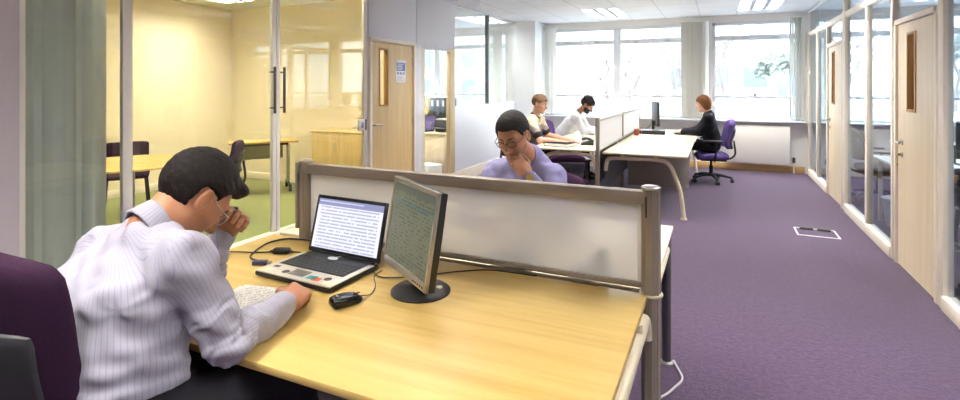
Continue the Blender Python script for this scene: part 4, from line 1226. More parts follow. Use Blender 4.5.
b = MB(); b.tube(spl([(-2.20, 1.79, .7335), (-2.12, 1.82, .7335), (-2.03, 1.85, .7335), (-1.955, 1.885, .738)], 6), .003, 6); b.tube(spl([(-1.89, 1.905, .738), (-1.86, 1.93, .735), (-1.83, 1.925, .738)], 6), .003, 6)
tag(b.build('adapter_lead', m_black), 'thin black lead passing through the small black adapter', 'cable')
o = thing('power_adapter', 'small black adapter block on the desk left of the laptop screen', 'adapter', (-1.92, 1.893, DZ), .4)
b = MB(); b.pad((0, 0, .014), (.042, .022, .0135), .012, 6); b.build('block', mat('glossy black plastic', (16, 16, 18), .2), o)
b = MB(); b.cyl((-.055, 0, .010), (-.04, 0, .012), .006); b.cyl((.04, 0, .012), (.055, 0, .010), .006); b.build('strain_relief', m_black, o)
o = thing('plug_connector', 'dark blue plug at the left front corner of the laptop', 'plug', (-1.885, 1.735, DZ), .5)
b = MB(); b.bb((-.035, -.016, .002), (.03, .016, .020), .004); b.build('shell', mat('dark blue plastic', (52, 54, 82), .45), o)
b = MB(); b.bb((.03, -.009, .005), (.045, .009, .017), .001); b.build('metal_end', m_steel, o)

# papers under the writing hand
for k, (x, y, a, lab) in enumerate(((-1.626, 1.417, 10, 'upper sheet of written paper under the writing hand'), (-1.632, 1.407, 13, 'lower sheet of white paper peeping out under the written one'))):
    o = thing('paper_sheet', lab, 'paper', (x, y, DZ + (.0014 if k == 0 else .0003)), math.radians(a))
    m_pg = lines_mat('note page', (250, 246, 234), (196, 192, 190), 20, 30, .5, w=.21, h=.28, margin=.09, rough=.8)
    b = MB(); b.bb((-.105, 0, 0), (.105, .28, .0008)); q = b.build('sheet', m_pg, o, smooth=False); q.location = (0, -.14, 0)

# ------------------------------------------------------------------ things on the middle desk (seen through the divider)
o = thing('telephone', 'dark desk telephone seen blurred through the white divider', 'telephone', (-.86, 2.27, DZ), PI - .1)
b = MB(); b.prism([(-.09, 0), (.10, 0), (.10, .025), (-.06, .075), (-.09, .07)], -.10, .09, 'X', .006); b.build('base', m_char, o)
b = MB(); b.tube(spl([(-.065, -.08, .05), (-.065, -.07, .075), (-.065, 0, .095), (-.065, .07, .105), (-.065, .085, .085)], 5), .02, 10, flat=.8); b.build('handset', m_black, o)
b = MB()
for i in range(4):
    for j in range(3): b.box((.0 + .028 * j, .055 - .03 * i, .052 + .012 * (1.5 - i) * -1 * -.0), (.018, .016, .012), .003, seg=1)
b.build('keys', m_white, o)
o = thing('desk_lamp_base', None, None) if False else None
o = thing('stapler', 'small grey gadget with a thin wire seen blurred through the white divider', 'gadget', (-.50, 2.225, DZ), .15)
b = MB(); b.pad((0, 0, .022), (.09, .045, .022), .018, 6); b.build('body', mat('mid grey gadget', (96, 92, 90), .5), o)
b = MB(); b.pad((.05, 0, .075), (.03, .03, .04), .018, 5); b.build('knob', m_char, o)
b = MB(); b.tube(spl([(.07, 0, .06), (.10, .02, .11), (.14, .02, .14), (.19, .01, .135)], 6), .003, 6); b.build('wire', m_char, o)

# ------------------------------------------------------------------ things on the far desks
o = thing('monitor', 'thin black monitor seen edge on before the woman', 'monitor', (-.98, 9.34, DZ), PI / 2 + .30)
b = MB(); b.lathe([(.11, 0), (.11, .008), (.03, .02)], (0, .03, 0), 24); b.build('base', m_black, o)
b = MB(); b.tube([(0, .03, .015), (0, .03, .2)], .022, 10); b.build('stand_neck', m_black, o)
b = MB(); b.bb((-.25, -.03, .11), (.25, .01, .52), .008); b.build('housing', m_black, o)
b = MB(); b.bb((-.235, -.032, .13), (.235, -.0301, .50)); b.build('screen', mat('pale lit screen', (20, 20, 24), .3, emis=(214, 222, 238), estr=.7), o)
o = thing('keyboard', 'black keyboard under the hands of the woman', 'keyboard', (-.57, 9.17, DZ), PI / 2)
b = MB(); b.bb((-.22, -.075, .003), (.22, .075, .022), .006); b.build('case', m_black, o)
for r_ in range(5):
    b = MB()
    for k in range(14): b.box((-.195 + .03 * k, -.052 + .026 * r_, .025), (.026, .022, .006), .002, seg=1)
    b.build('key_row', m_char, o)
o = thing('docking_station', 'flat black box lying on the desk below the edge-on monitor', 'box', (-.98, 8.98, DZ), .05)
b = MB(); b.bb((-.20, -.16, .004), (.20, .16, .065), .01); b.build('case', m_black, o)
b = MB(); b.bb((-.15, -.165, .02), (.15, -.158, .04), .002); b.build('front_slot', m_char, o)
o = thing('mug', 'red brown mug on the far desk beside the divider', 'mug', (-1.18, 8.60, DZ))
b = MB(); b.lathe([(.036, 0), (.042, .01), (.042, .10), (.038, .10), (.037, .015), (.002, .012)], (0, 0, 0), 20); b.build('cup', mat('red brown glaze', (158, 72, 56), .3), o)
b = MB(); b.tube(spl([(.04, 0, .08), (.07, 0, .075), (.07, 0, .035), (.04, 0, .025)], 5), .006, 8); b.build('handle', mat('red brown glaze', (158, 72, 56), .3), o)
for k, (x, y, a, lab) in enumerate(((-.80, 8.62, 8, 'white sheet of paper on the far desk left of the woman'), (-.62, 8.80, -14, 'loose sheet nearest the elbow of the woman'))):
    b = MB(); b.box((0, 0, .001), (.21, .297, .0012), rot=rotm('Z', a)); q = b.build('paper_sheet', m_paper, smooth=False); q.location = (x, y, DZ); tag(q, lab, 'paper')
b = MB(); b.tube(spl([(-1.055, 9.40, .86), (-1.10, 9.40, .80), (-1.20, 9.25, .745), (-1.22, 8.95, .737)], 6), .006, 6); tag(b.build('monitor_cable', m_black), 'black cable hanging behind the edge-on monitor', 'cable')
o = thing('ring_binder', 'closed dark ring binder lying at the front edge of the far left desk', 'binder', (-1.90, 6.72, DZ), -.25)
b = MB(); b.bb((-.18, -.13, .0), (.18, .13, .05), .006); b.build('cover', mat('dark blue black card', (30, 30, 36), .9, spec=.08), o)
b = MB(); b.bb((-.165, -.134, .008), (.183, .12, .042)); b.build('pages', m_paper, o)
for k, (x, y, lab) in enumerate(((-1.72, 7.30, 'white paper cup nearer the young man at the far left desk'), (-1.66, 7.52, 'white paper cup farther along the far left desk by the bearded man'))):
    o = thing('paper_cup', lab, 'cup', (x, y, DZ), group='cups on the far left desk')
    b = MB(); b.lathe([(.028, 0), (.038, .09), (.040, .092), (.036, .09), (.027, .006), (.002, .005)], (0, 0, 0), 16); b.build('cup_wall', m_white, o)
    b = MB(); b.lathe([(.041, 0), (.041, .008), (.034, .014)], (0, 0, .089), 16); b.build('cup_lid', m_char if k else m_white, o)
o = thing('telephone', 'small dark telephone among the cups on the far left desk', 'telephone', (-1.60, 7.0, DZ), 1.8)
b = MB(); b.prism([(-.08, 0), (.09, 0), (.09, .02), (-.05, .07), (-.08, .065)], -.09, .08, 'X', .006); b.build('base', m_char, o)
b = MB(); b.tube(spl([(-.06, -.08, .05), (-.06, 0, .09), (-.06, .08, .08)], 5), .018, 8); b.build('handset', m_black, o)
for k, (x, y, a, lab) in enumerate(((-1.86, 7.15, 12, 'open white page under the hand of the young man in the polo shirt'), (-1.75, 8.25, -8, 'white page in front of the bearded man'), (-1.60, 7.85, 20, 'white page between the two men near the divider'))):
    b = MB(); b.box((0, 0, .001), (.30, .22, .0014), rot=rotm('Z', a)); q = b.build('paper_sheet', m_paper, smooth=False); q.location = (x, y, DZ); tag(q, lab, 'paper')

# ------------------------------------------------------------------ meeting room
# sheer curtain behind the nearest pane
def curtain(label, xw, ya, yb, m, n=9, amp=.035, z0=.03, z1=2.72):
    t = bmesh.new(); NU, NV = n * 14, 10; vs = []
    for i in range(NU + 1):
        u = i / NU; row = []
        for j in range(NV + 1):
            v = j / NV; am = amp * (.55 + .45 * (1 - v)) * (.7 + .3 * math.sin(u * 17 + 1))
            row.append(t.verts.new((xw + am * math.sin(2 * PI * n * u + .6 * math.sin(u * 23) + .25 * math.sin(v * 3)), ya + (yb - ya) * (u + .008 * math.sin(n * 4 * u * PI)), z0 + (z1 - z0) * v)))
        vs.append(row)
    for i in range(NU):
        for j in range(NV): t.faces.new((vs[i][j], vs[i + 1][j], vs[i + 1][j + 1], vs[i][j + 1]))
    t.normal_update()
    geo = bmesh.ops.solidify(t, geom=t.faces[:], thickness=.002)
    o = thing('curtain', label, 'curtain', (xw, (ya + yb) / 2, z0))
    b = MB(); b._join(t); b.build('cloth', m, o, world=True)
    b = MB(); b.bb((xw - .02, ya - .03, z1), (xw + .02, yb + .03, z1 + .03), .004); b.build('curtain_rail', m_white, o, world=True)
    return o
m_curt = mat('grey sage curtain cloth', (222, 222, 212), .95)
nt_ = m_curt.node_tree; ts_ = nn(nt_, 'ShaderNodeBsdfTranslucent'); ts_.inputs[0].default_value = lin((206, 210, 212))
ms_ = nn(nt_, 'ShaderNodeMixShader', i_Fac=.28); nt_.links.new(nt_.nodes['Principled BSDF'].outputs[0], ms_.inputs[1]); nt_.links.new(ts_.outputs[0], ms_.inputs[2]); nt_.links.new(ms_.outputs[0], nt_.nodes['Material Output'].inputs[0])
curtain('grey green full height curtain behind the nearest glass pane', -3.90, 1.42, 2.235, m_curt, 7, .024)
# round table
o = thing('meeting_table', 'round maple meeting table behind the glass with purple chairs', 'table', (-5.62, 3.45, 0))
b = MB(); b.lathe([(.60, 0), (.62, .004), (.62, .021), (.60, .025)], (0, 0, .705), 56); b.build('tabletop', m_maple, o)
b = MB(); b.cyl((0, 0, .04), (0, 0, .705), .045, n=20); b.lathe([(.2, 0), (.2, .004), (.05, .012)], (0, 0, .69), 24); b.build('pedestal', m_steel, o)
b = MB(); b.lathe([(.30, 0), (.30, .012), (.06, .04)], (0, 0, 0), 40); b.build('foot_plate', m_steel, o)
# four legged purple meeting chairs
def meet_chair(label, loc, rz):
    o = thing('meeting_chair', label, 'chair', loc, rz)
    b = MB(); b.pad((0, 0, .455), (.235, .225, .035), .032, 8); b.build('seat', m_purple, o)
    b = MB(); b.pad((0, -.235, .67), (.225, .03, .16), .028, 10, lambda x, y, z: (x, y + .9 * x * x - .12 * z, z)); b.build('backrest', m_purple, o)
    for sx in (-1, 1):
        for sy in (-1, 1):
            b = MB(); b.cyl((sx * .20, sy * .19, .43), (sx * .235, sy * .225, .0), .012); b.build('leg', m_char, o)
        b = MB(); b.tube(spl([(sx * .2, -.19, .43), (sx * .2, -.235, .52), (sx * .2, -.24, .68)], 4), .011, 8); b.build('back_upright', m_char, o)
    return o
meet_chair('purple four legged chair drawn up to the far side of the round table', (-6.50, 3.95, 0), -2.18)
task_chair('purple swivel chair behind the foreground man in the meeting room', (-5.21, 4.13, 0), 2.46, m_purple, top=.90, arms=False)
# flip top table on wheels
a_ = math.atan2(.70, .55)
o = thing('folding_table', 'rectangular maple table on wheeled legs at the end of the meeting room', 'table', (-5.98, 5.58, 0), a_)
b = MB(); b.bb((-.48, -.2, .705), (.44, .2, .73), .004); b.build('tabletop', m_maple, o)
b = MB(); b.bb((-.36, -.03, .655), (.32, .03, .70), .006); b.build('under_beam', m_char, o)
for s_ in (-.36, .32):
    b = MB(); b.tube([(s_, 0, .66), (s_, .02, .10)], .026, 10); b.build('leg', m_steel, o)
    b = MB(); b.tube([(s_, -.24, .085), (s_, 0, .10), (s_, .22, .085)], .022, 8); f_ = b.build('foot_bar', m_char, o)
    for y_ in (-.22, .20):
        b = MB(); b.cyl((s_ - .02, y_, .035), (s_ + .02, y_, .035), .034); b.cyl((s_, y_, .035), (s_, y_, .09), .01); b.build('caster', m_black, f_)
b = MB(); b.bb((-.3, .12, .45), (.26, .145, .64), .004); b.build('modesty_panel', mat('grey green board', (150, 148, 120), .6), o)

o = thing('low_cupboard', 'long low birch cupboard along the end wall of the meeting room', 'cupboard', (-4.58, 6.0, 0))
b = MB(); b.bb((-5.30, 5.80, .06), (-3.86, 6.22, .86), .004); b.build('carcass', m_door, o, world=True)
b = MB(); b.bb((-5.32, 5.78, .86), (-3.84, 6.22, .885), .004); b.build('top', m_door, o, world=True)
b = MB(); b.bb((-5.28, 5.84, .0), (-3.88, 6.2, .06)); b.build('plinth', m_char, o, world=True)
for k in range(3):
    xa = -5.29 + .476 * k
    b = MB(); b.bb((xa, 5.782, .07), (xa + .468, 5.80, .85), .003); q = b.build('door', m_door, o, world=True)
    b = MB(); b.cyl((xa + .42, 5.765, .62), (xa + .42, 5.765, .74), .006); b.build('handle', m_steel, q, world=True)

# ------------------------------------------------------------------ office behind the glass
o = thing('desk_cabinet', 'pale wooden cabinet seen through the glass beside the birch door', 'cabinet', (-4.62, 7.95, 0))
b = MB(); b.bb((-5.1, 7.70, .0), (-4.15, 8.2, .70), .004); b.build('body', m_door_p, o, world=True)
b = MB(); b.bb((-5.3, 7.66, .70), (-4.10, 8.25, .73), .004); b.build('worktop', m_maple_glare, o, world=True)
b = MB(); b.bb((-4.60, 7.688, .04), (-4.17, 7.70, .68), .003); q = b.build('door', m_door_p, o, world=True)
b = MB(); b.cyl((-4.55, 7.675, .45), (-4.55, 7.675, .56), .006); b.build('handle', m_steel, q, world=True)
for k in range(3):
    b = MB(); b.bb((-5.08, 7.688, .05 + .21 * k), (-4.63, 7.70, .24 + .21 * k), .003); b.build('drawer', m_door_p, o, world=True)
o = thing('laptop', 'open dark purple screened laptop on the cabinet behind the glass', 'laptop', (-4.68, 7.85, .73), -.5)
b = MB(); b.bb((-.17, -.12, 0), (.17, .12, .02), .004); b.build('base', m_black, o)
b = MB(); b.box((0, .14, .14), (.36, .012, .26), .004, rotm('X', -12)); q = b.build('screen_housing', m_black, o)
b = MB(); b.box((0, .1325, .14), (.33, .002, .235), rot=rotm('X', -12)); b.build('screen', mat('violet screen', (50, 34, 70), .3, emis=(66, 44, 96), estr=.6), q)
cols = ((232, 208, 120), (40, 42, 52), (60, 64, 70), (40, 48, 72), (52, 50, 52))
names_ = ('yellow', 'black', 'grey', 'dark blue', 'charcoal')
o = thing('shelf_unit', 'low dark shelf carrying ring binders behind the glass by the birch door', 'shelf', (-4.60, 8.62, 0))
b = MB(); b.bb((-5.25, 8.48, .95), (-4.0, 8.80, .975), .003); b.bb((-5.25, 8.48, .0), (-5.22, 8.80, .975)); b.bb((-4.03, 8.48, 0), (-4.0, 8.80, .975)); b.bb((-5.22, 8.48, .48), (-4.03, 8.80, .50)); b.bb((-5.22, 8.785, .0), (-4.03, 8.80, .96)); b.build('carcass', m_char, o, world=True)
for k in range(5):
    o = thing('ring_binder', names_[k] + ' ring binder standing on the low dark shelf', 'binder', (-4.98 + .115 * k, 8.63, .975), group='binders behind the glass')
    mm = mat('binder ' + names_[k], cols[k], .5)
    b = MB(); b.bb((-.04, -.13, 0), (.04, .13, .315), .004); b.build('cover', mm, o)
    b = MB(); b.bb((-.022, -.1315, .16), (.022, -.1295, .27)); b.build('spine_label', m_paper, o)
o = thing('printer', 'grey and black desktop printer beside the binders behind the glass', 'printer', (-4.27, 7.93, .73), -.25)
b = MB(); b.bb((-.13, -.14, 0), (.13, .16, .20), .02); b.build('body', m_char, o)
b = MB(); b.bb((-.12, -.22, .06), (.12, -.13, .075), .004); b.build('paper_tray', mat('mid grey gadget', (96, 92, 90), .5), o)
b = MB(); b.bb((-.12, -.12, .2), (.12, .14, .225), .01); b.build('lid', mat('light grey plastic', (190, 190, 188), .5), o)
o = thing('carton', 'blue and white carton on the floor behind the glass by the birch door', 'box', (-4.30, 7.42, 0), -.45)
b = MB(); b.bb((-.17, -.13, 0), (.17, .13, .24), .004); b.build('box_body', m_white, o)
b = MB(); b.bb((-.171, -.131, .03), (.0, .131, .22)); b.build('blue_print', mat('carton blue', (54, 126, 190), .5), o)
b = MB(); b.bb((-.14, -.1325, .10), (-.04, -.131, .16)); b.build('white_panel', m_white, o)
b = MB(); b.bb((-4.95, 7.62, .735), (-4.72, 7.72, .76), .004); tag(b.build('paper_stack', m_paper), 'stack of white paper at the edge of the cabinet behind the glass', 'paper')

# ------------------------------------------------------------------ rooms right of the corridor
def plain_desk(label, xa, xb, ya, yb):
    o = thing('white_desk', label, 'desk', ((xa + xb) / 2, (ya + yb) / 2, 0))
    b = MB(); b.bb((xa, ya, .705), (xb, yb, .73), .004); b.build('desktop', mat('white laminate', (226, 222, 214), .35), o, world=True)
    for x in (xa + .06, xb - .06):
        for y in (ya + .06, yb - .06):
            b = MB(); b.cyl((x, y, 0), (x, y, .705), .022); b.build('leg', m_leg, o, world=True)
    b = MB(); b.bb((xa + .05, (ya + yb) / 2 - .01, .35), (xb - .05, (ya + yb) / 2 + .01, .70)); b.build('modesty_panel', m_leg_d, o, world=True)
plain_desk('white desk just behind the right glass between the two corridor doors', 1.62, 2.42, 5.85, 7.35)
plain_desk('white desk farther into the right hand room by the window', 2.3, 3.1, 7.9, 9.5)
plain_desk('white desk behind the glass at the right edge of the view', 2.2, 3.0, 4.3, 5.8)
task_chair('dark purple chair behind the right glass at the white desk', (2.85, 6.6, 0), PI / 2, m_purple, top=.95)
task_chair('dark purple chair in the right hand room near the window', (1.95, 8.55, 0), -PI / 2, m_purple, top=.95)
task_chair('dark purple chair behind the glass at the right edge of the view', (1.85, 4.75, 0), -PI / 2, m_purple, top=.95)
o = thing('waste_bin', 'pale round waste bin on the carpet behind the right glass', 'bin', (1.78, 7.05, 0))
b = MB(); b.lathe([(.10, 0), (.105, .005), (.135, .30), (.14, .305), (.128, .30), (.098, .012), (.002, .01)], (0, 0, 0), 24); b.build('bucket', mat('pale grey bin', (186, 184, 186), .5), o)
b = MB(); b.lathe([(.138, 0), (.144, .004), (.144, .014), (.138, .018)], (0, 0, .292), 24); b.build('rim', m_white, o)
for k, (x, y, lab) in enumerate(((1.95, 6.25, 'stack of white papers on the white desk behind the right glass'), (2.6, 8.6, 'stack of white papers on the window desk of the right hand room'))):
    b = MB()
    for j in range(4): b.box((0, 0, .008 + .014 * j), (.22, .30, .013), .001, rotm('Z', random.uniform(-9, 9)))
    q = b.build('paper_stack', m_paper, smooth=False); q.location = (x, y, .73); tag(q, lab, 'paper')
o = thing('monitor', 'black monitor on the white desk behind the right glass', 'monitor', (2.2, 6.8, .73), PI / 2 - .3)
b = MB(); b.lathe([(.11, 0), (.11, .008), (.03, .02)], (0, .03, 0), 24); b.build('base', m_black, o)
b = MB(); b.tube([(0, .03, .015), (0, .03, .2)], .022, 10); b.build('stand_neck', m_black, o)
b = MB(); b.bb((-.22, -.03, .09), (.22, .01, .44), .008); b.build('housing', m_black, o)
b = MB(); b.bb((-.205, -.032, .11), (.205, -.0301, .42)); b.build('screen', mat('dark screen', (18, 20, 24), .2), o)
# ------------------------------------------------------------------ people
def hd_frame(yaw, pitch, roll=0.):
    """forward and up of a head: yaw 0 faces +Y (positive to +X), pitch down, roll towards the figure's right"""
    y, p, r = (math.radians(q) for q in (yaw, pitch, roll))
    f = V3(math.sin(y) * math.cos(p), math.cos(y) * math.cos(p), -math.sin(p))
    u = V3(math.sin(y) * math.sin(p), math.cos(y) * math.sin(p), math.cos(p))
    rt = np.cross(f, u)
    return f, u * math.cos(r) + rt * math.sin(r)
FIST = ((.9, 1.3, .9), (.9, 1.35, .9), (.95, 1.35, .9), (1.0, 1.35, .9))
CURL = ((.55, .8, .5), (.6, .85, .5), (.7, .9, .5), (.8, .95, .5))
FLAT = ((.25, .3, .2), (.2, .3, .2), (.25, .3, .2), (.3, .35, .2))
TH_IN = ((.55, .75, -.25), (.1, .9, -.35), (-.2, .9, -.35))
TH_OUT = ((.75, .6, -.25), (.45, .85, -.2), (.3, .95, -.2))

# the man in the foreground
st_cloth = stripe_mat('pinstripe shirt cloth', (166, 162, 172), (146, 146, 166), .0105, .03)
m_trous = mat('charcoal suiting', (46, 45, 50), .9, var=.15, vscale=(300, 300, 300), spec=.15)
S1 = 1.06
J1 = dict(hem=(-1.605, .945, .665), pel=(-1.605, .945, .58), chest=(-1.650, .965, .90), neck=(-1.630, 1.065, 1.100), head=(-1.603, 1.195, 1.170), headR=hd_frame(12, 50, 2),
    sh=((-1.435, 1.035, 1.030), (-1.800, 1.035, 1.005)), el=((-1.325, 1.10, .785), (-1.765, 1.34, .785)), wr=((-1.362, 1.372, .79), (-1.690, 1.385, 1.00)),
    hand=[((-.32, .93, .02), (.45, .12, .88), ((.75, .9, .6), (.8, 1.0, .6), (.85, 1.0, .6), (.9, 1.0, .6)), TH_IN), ((.72, -.05, .60), (-.45, .75, .40), CURL, TH_OUT)],
    hip=((-1.53, .92, .56), (-1.73, .92, .56)), knee=((-1.30, 1.34, .60), (-1.80, 1.36, .60)), ank=((-1.30, 1.34, .10), (-1.80, 1.38, .10)), toe=((-1.27, 1.50, .05), (-1.82, 1.54, .05)))
man = person('man in a pale striped shirt reading at the foreground desk, head propped on hand', J1,
    dict(key='one', S=S1, HS=1.17, slim=1.12, handS=1.10, skin=(182, 126, 92), stubble=.35, beard=(96, 74, 66), hair=((14, 11, 10), (40, 30, 26)), top=st_cloth, collar_mat=st_cloth, bottom=m_trous, glasses=m_steel, hb=.0038,
         hs=dict(thick=.016, front=.074, temple=.026, nape=-.085, wave=.0012, quiff=True), fold=.0065, seed=3, loose=.014), h=.006, base=(-1.65, .92, 0))
# badge clipped at the belt
b = MB(); b.box((-1.452, .925, .735), (.004, .055, .085), .001, rotm('Z', -25)); b.build('badge', mat('grey card', (186, 186, 196), .4), man, world=True)
# the man in the lilac shirt behind the divider
m_lil = mat('lilac shirt cloth', (124, 120, 154), .85, var=.06, vscale=(200, 200, 200), spec=.2)
J2 = dict(pel=(-1.04, 3.30, .58), chest=(-1.05, 2.985, .92), neck=(-1.025, 2.945, 1.12), head=(-1.066, 2.79, 1.250), headR=hd_frame(180 + 2, 22, 6),
    sh=((-1.25, 3.00, 1.0), (-.880, 2.95, 1.005)), el=((-1.36, 2.78, .79), (-.735, 2.70, .79)), wr=((-1.16, 2.60, .775), (-.940, 2.672, 1.062)),
    hand=[((.8, -.55, -.05), (.05, .1, 1), CURL, TH_OUT), ((-.72, .12, .72), (.45, -.80, .35), FIST, TH_IN)],
    hip=((-1.14, 3.28, .56), (-.94, 3.28, .56)), knee=((-1.20, 2.84, .60), (-.88, 2.84, .60)), ank=((-1.20, 2.86, .10), (-.88, 2.86, .10)), toe=((-1.20, 2.70, .05), (-.88, 2.70, .05)))
man2 = person('man in a lilac shirt and glasses behind the divider, hand on his chin', J2,
    dict(key='two', S=1.04, HS=1.06, hb=.004, trim=(170, 166, 206), skin=(172, 120, 92), stubble=.32, beard=(60, 42, 36), hair=((12, 10, 10), (32, 26, 24)), top=m_lil, bottom=m_trous, glasses=m_black, grim=.0022, lip=(112, 66, 58),
         hs=dict(thick=.016, front=.068, temple=.036, nape=-.06, wave=.0009), fold=.0045, seed=8, loose=.011), h=.006, base=(-1.04, 3.30, 0))
b = MB(); a_ = np.array(J2['wr'][1]); d_ = np.array(J2['wr'][1]) - np.array(J2['el'][1]); d_ /= np.linalg.norm(d_)
rw = frame(d_, (.3, -.9, .2)); c0 = a_ - d_ * .022
ring = [c0 + rw @ V3(.036 * math.cos(t), 0, .034 * math.sin(t)) for t in [2 * PI * k / 20 for k in range(21)]]
b.tube([Vector(p) for p in ring], .006, 8, caps=False)
wt = b.build('wristwatch', mat('gold metal', (196, 160, 84), .3, .9), man2, world=True)
b = MB(); b.cyl(Vector(c0 + rw @ V3(0, 0, .034)), Vector(c0 + rw @ V3(0, 0, .046)), .020, n=20); b.build('watch_case', mat('gold metal', (196, 160, 84), .3, .9), wt, world=True)

# people at the far bench: a seated pose in its own frame (facing +Y, floor at 0), turned into place
def seated(loc, rz, lean=.12, head=(0, .16, 1.24), yaw=0, pitch=20, elb=((.27, .22, .80), (-.27, .22, .80)), wri=((.13, .46, .775), (-.13, .46, .775)), S=1.0, hands=None, shz=1.03, swing=0.):
    c, s_ = math.cos(rz), math.sin(rz); L = V3(*loc)
    T = lambda p: V3(c * p[0] - s_ * p[1], s_ * p[0] + c * p[1], p[2]) * V3(S, S, 1) + L
    D = lambda p: V3(c * p[0] - s_ * p[1], s_ * p[0] + c * p[1], p[2])
    f, u = hd_frame(yaw, pitch)
    sy = lean
    J = dict(pel=T((0, -.04, .58)), chest=T((0, sy * .65, .90)), neck=T((0, sy, shz + .07)), head=T(head), headR=(D(f), D(u)),
        sh=(T((.185, sy + swing, shz)), T((-.185, sy - swing, shz))), el=[T(e) for e in elb], wr=[T(e) for e in wri],
        hip=(T((.10, -.02, .56)), T((-.10, -.02, .56))), knee=(T((.13, .40, .59)), T((-.13, .40, .59))), ank=(T((.13, .42, .10)), T((-.13, .42, .10))), toe=(T((.14, .57, .05)), T((-.14, .57, .05))))
    hands = hands or [((-.2, .95, -.05), (0, .05, 1), FLAT, TH_OUT), ((.2, .95, -.05), (0, .05, 1), FLAT, TH_OUT)]
    J['hand'] = [(D(a), D(b_), cu, th) for a, b_, cu, th in hands]
    return J
polo = attr_mat('banded polo cloth', .9, spec=.1)
J3 = seated((-2.46, 6.93, 0), -PI / 2, lean=.14, head=(.0, .21, 1.27), yaw=8, pitch=14, elb=((.27, .30, .80), (-.24, .25, .82)), wri=((.14, .56, .775), (-.06, .62, .775)))
person('young man with short brown hair in a banded polo shirt at the far left desk', J3,
    dict(key='three', skin=(206, 158, 132), hair=((74, 52, 36), (124, 92, 64)), top=polo, bands=((-1, (112, 106, 100)), (.30, (84, 78, 78)), (.40, (150, 142, 136)), (.465, (212, 198, 166))), trim=(48, 42, 44), sleeve=.5,
         bottom=m_trous, hs=dict(thick=.018, front=.062, temple=.036, nape=-.05, wave=.003), fold=.003, seed=12), h=.008, base=(-2.46, 6.93, 0))
m_whs = mat('white shirt cloth', (236, 238, 244), .85, spec=.2)
J4 = seated((-2.42, 8.52, 0), -PI / 2 + .05, lean=.30, head=(.03, .47, 1.205), yaw=10, pitch=38, shz=1.0, elb=((.25, .45, .79), (-.26, .42, .79)), wri=((.08, .66, .775), (-.10, .66, .775)))
person('dark haired bearded man in a white shirt bending over papers by the window', J4,
    dict(key='four', skin=(170, 122, 98), hair=((22, 18, 18), (52, 44, 42)), beard_mesh=True, stubble=.5, top=m_whs, bottom=m_trous,
         hs=dict(thick=.028, front=.060, temple=.034, nape=-.06, wave=.006), fold=.003, seed=15), h=.008, base=(-2.42, 8.52, 0))
m_jack = mat('black jacket cloth', (34, 34, 40), .9, var=.15, vscale=(200, 200, 200), spec=.15)
J5 = seated((-.11, 9.05, 0), PI / 2, lean=.03, head=(.01, .11, 1.235), yaw=6, pitch=16, elb=((.23, .20, .80), (-.25, .16, .80)), wri=((.10, .43, .785), (-.12, .43, .785)), S=.96, shz=1.01)
person('woman with a short auburn bob in a black jacket typing by the window', J5,
    dict(key='five', S=.94, HS=.98, skin=(226, 178, 152), lip=(180, 100, 96), hair=((80, 46, 25), (142, 92, 48)), top=m_jack, top_name='jacket', bottom=mat('black trouser cloth', (28, 28, 32), .9),
         hs=dict(thick=.020, front=.058, temple=.046, nape=-.145, side=.108, wave=.003), fold=.003, seed=21, loose=.018), h=.008, base=(-.11, 9.05, 0))
# ------------------------------------------------------------------ outside the windows
m_gr = mat('pale asphalt', (186, 188, 190), .9, var=.15, vscale=(.4, .4, .4))
b = MB(); b.bb((-60, 10.9, -.9), (60, 120, -.6)); struct(b.build('ground_outside', m_gr))
o = thing('brick_building', 'long pale building with rows of windows and arches across the road', 'building', (-26, 44, -.6))
b = MB(); b.bb((-42, 40, -.6), (-12, 50, 10.5)); b.build('wall_block', mat('pale brick', (172, 156, 148), .9, var=.12, vscale=(3, 3, 3)), o, world=True)
b = MB(); b.bb((-42.3, 39.7, 10.5), (-11.7, 50, 11.0)); b.build('parapet', m_panel, o, world=True)
mw = mat('distant window glass', (110, 118, 134), .3)
for k in range(14):
    for j in range(3):
        b = MB(); x = -41 + 2.1 * k
        if j == 0:
            b.prism([(x, .2), (x + 1.3, .2), (x + 1.3, 1.4), (x + 1.1, 1.85), (x + .65, 2.05), (x + .2, 1.85), (x, 1.4)], 39.93, 40.05, 'Y')
        else: b.bb((x, 39.93, -.2 + 3.2 * j), (x + 1.2, 40.05, 1.7 + 3.2 * j))
        b.build('window', mw, o, world=True)
o = thing('office_block', 'low pale block with a band of windows far behind the trees', 'building', (6, 62, -.6))
b = MB(); b.bb((-6, 58, -.6), (30, 70, 5.2)); b.build('wall_block', mat('pale render', (214, 214, 212), .9), o, world=True)
b = MB(); b.prism([(57, 5.2), (64, 8.2), (71, 5.2)], -6.5, 30.5, 'X'); b.build('roof', mat('grey roof tiles', (178, 172, 172), .9), o, world=True)
for k in range(10):
    b = MB(); b.bb((-4.5 + 3.4 * k, 57.93, 1.2), (-2.4 + 3.4 * k, 58.05, 3.2)); b.build('window', mw, o, world=True)
m_bark = mat('pale winter bark', (140, 132, 128), .9)
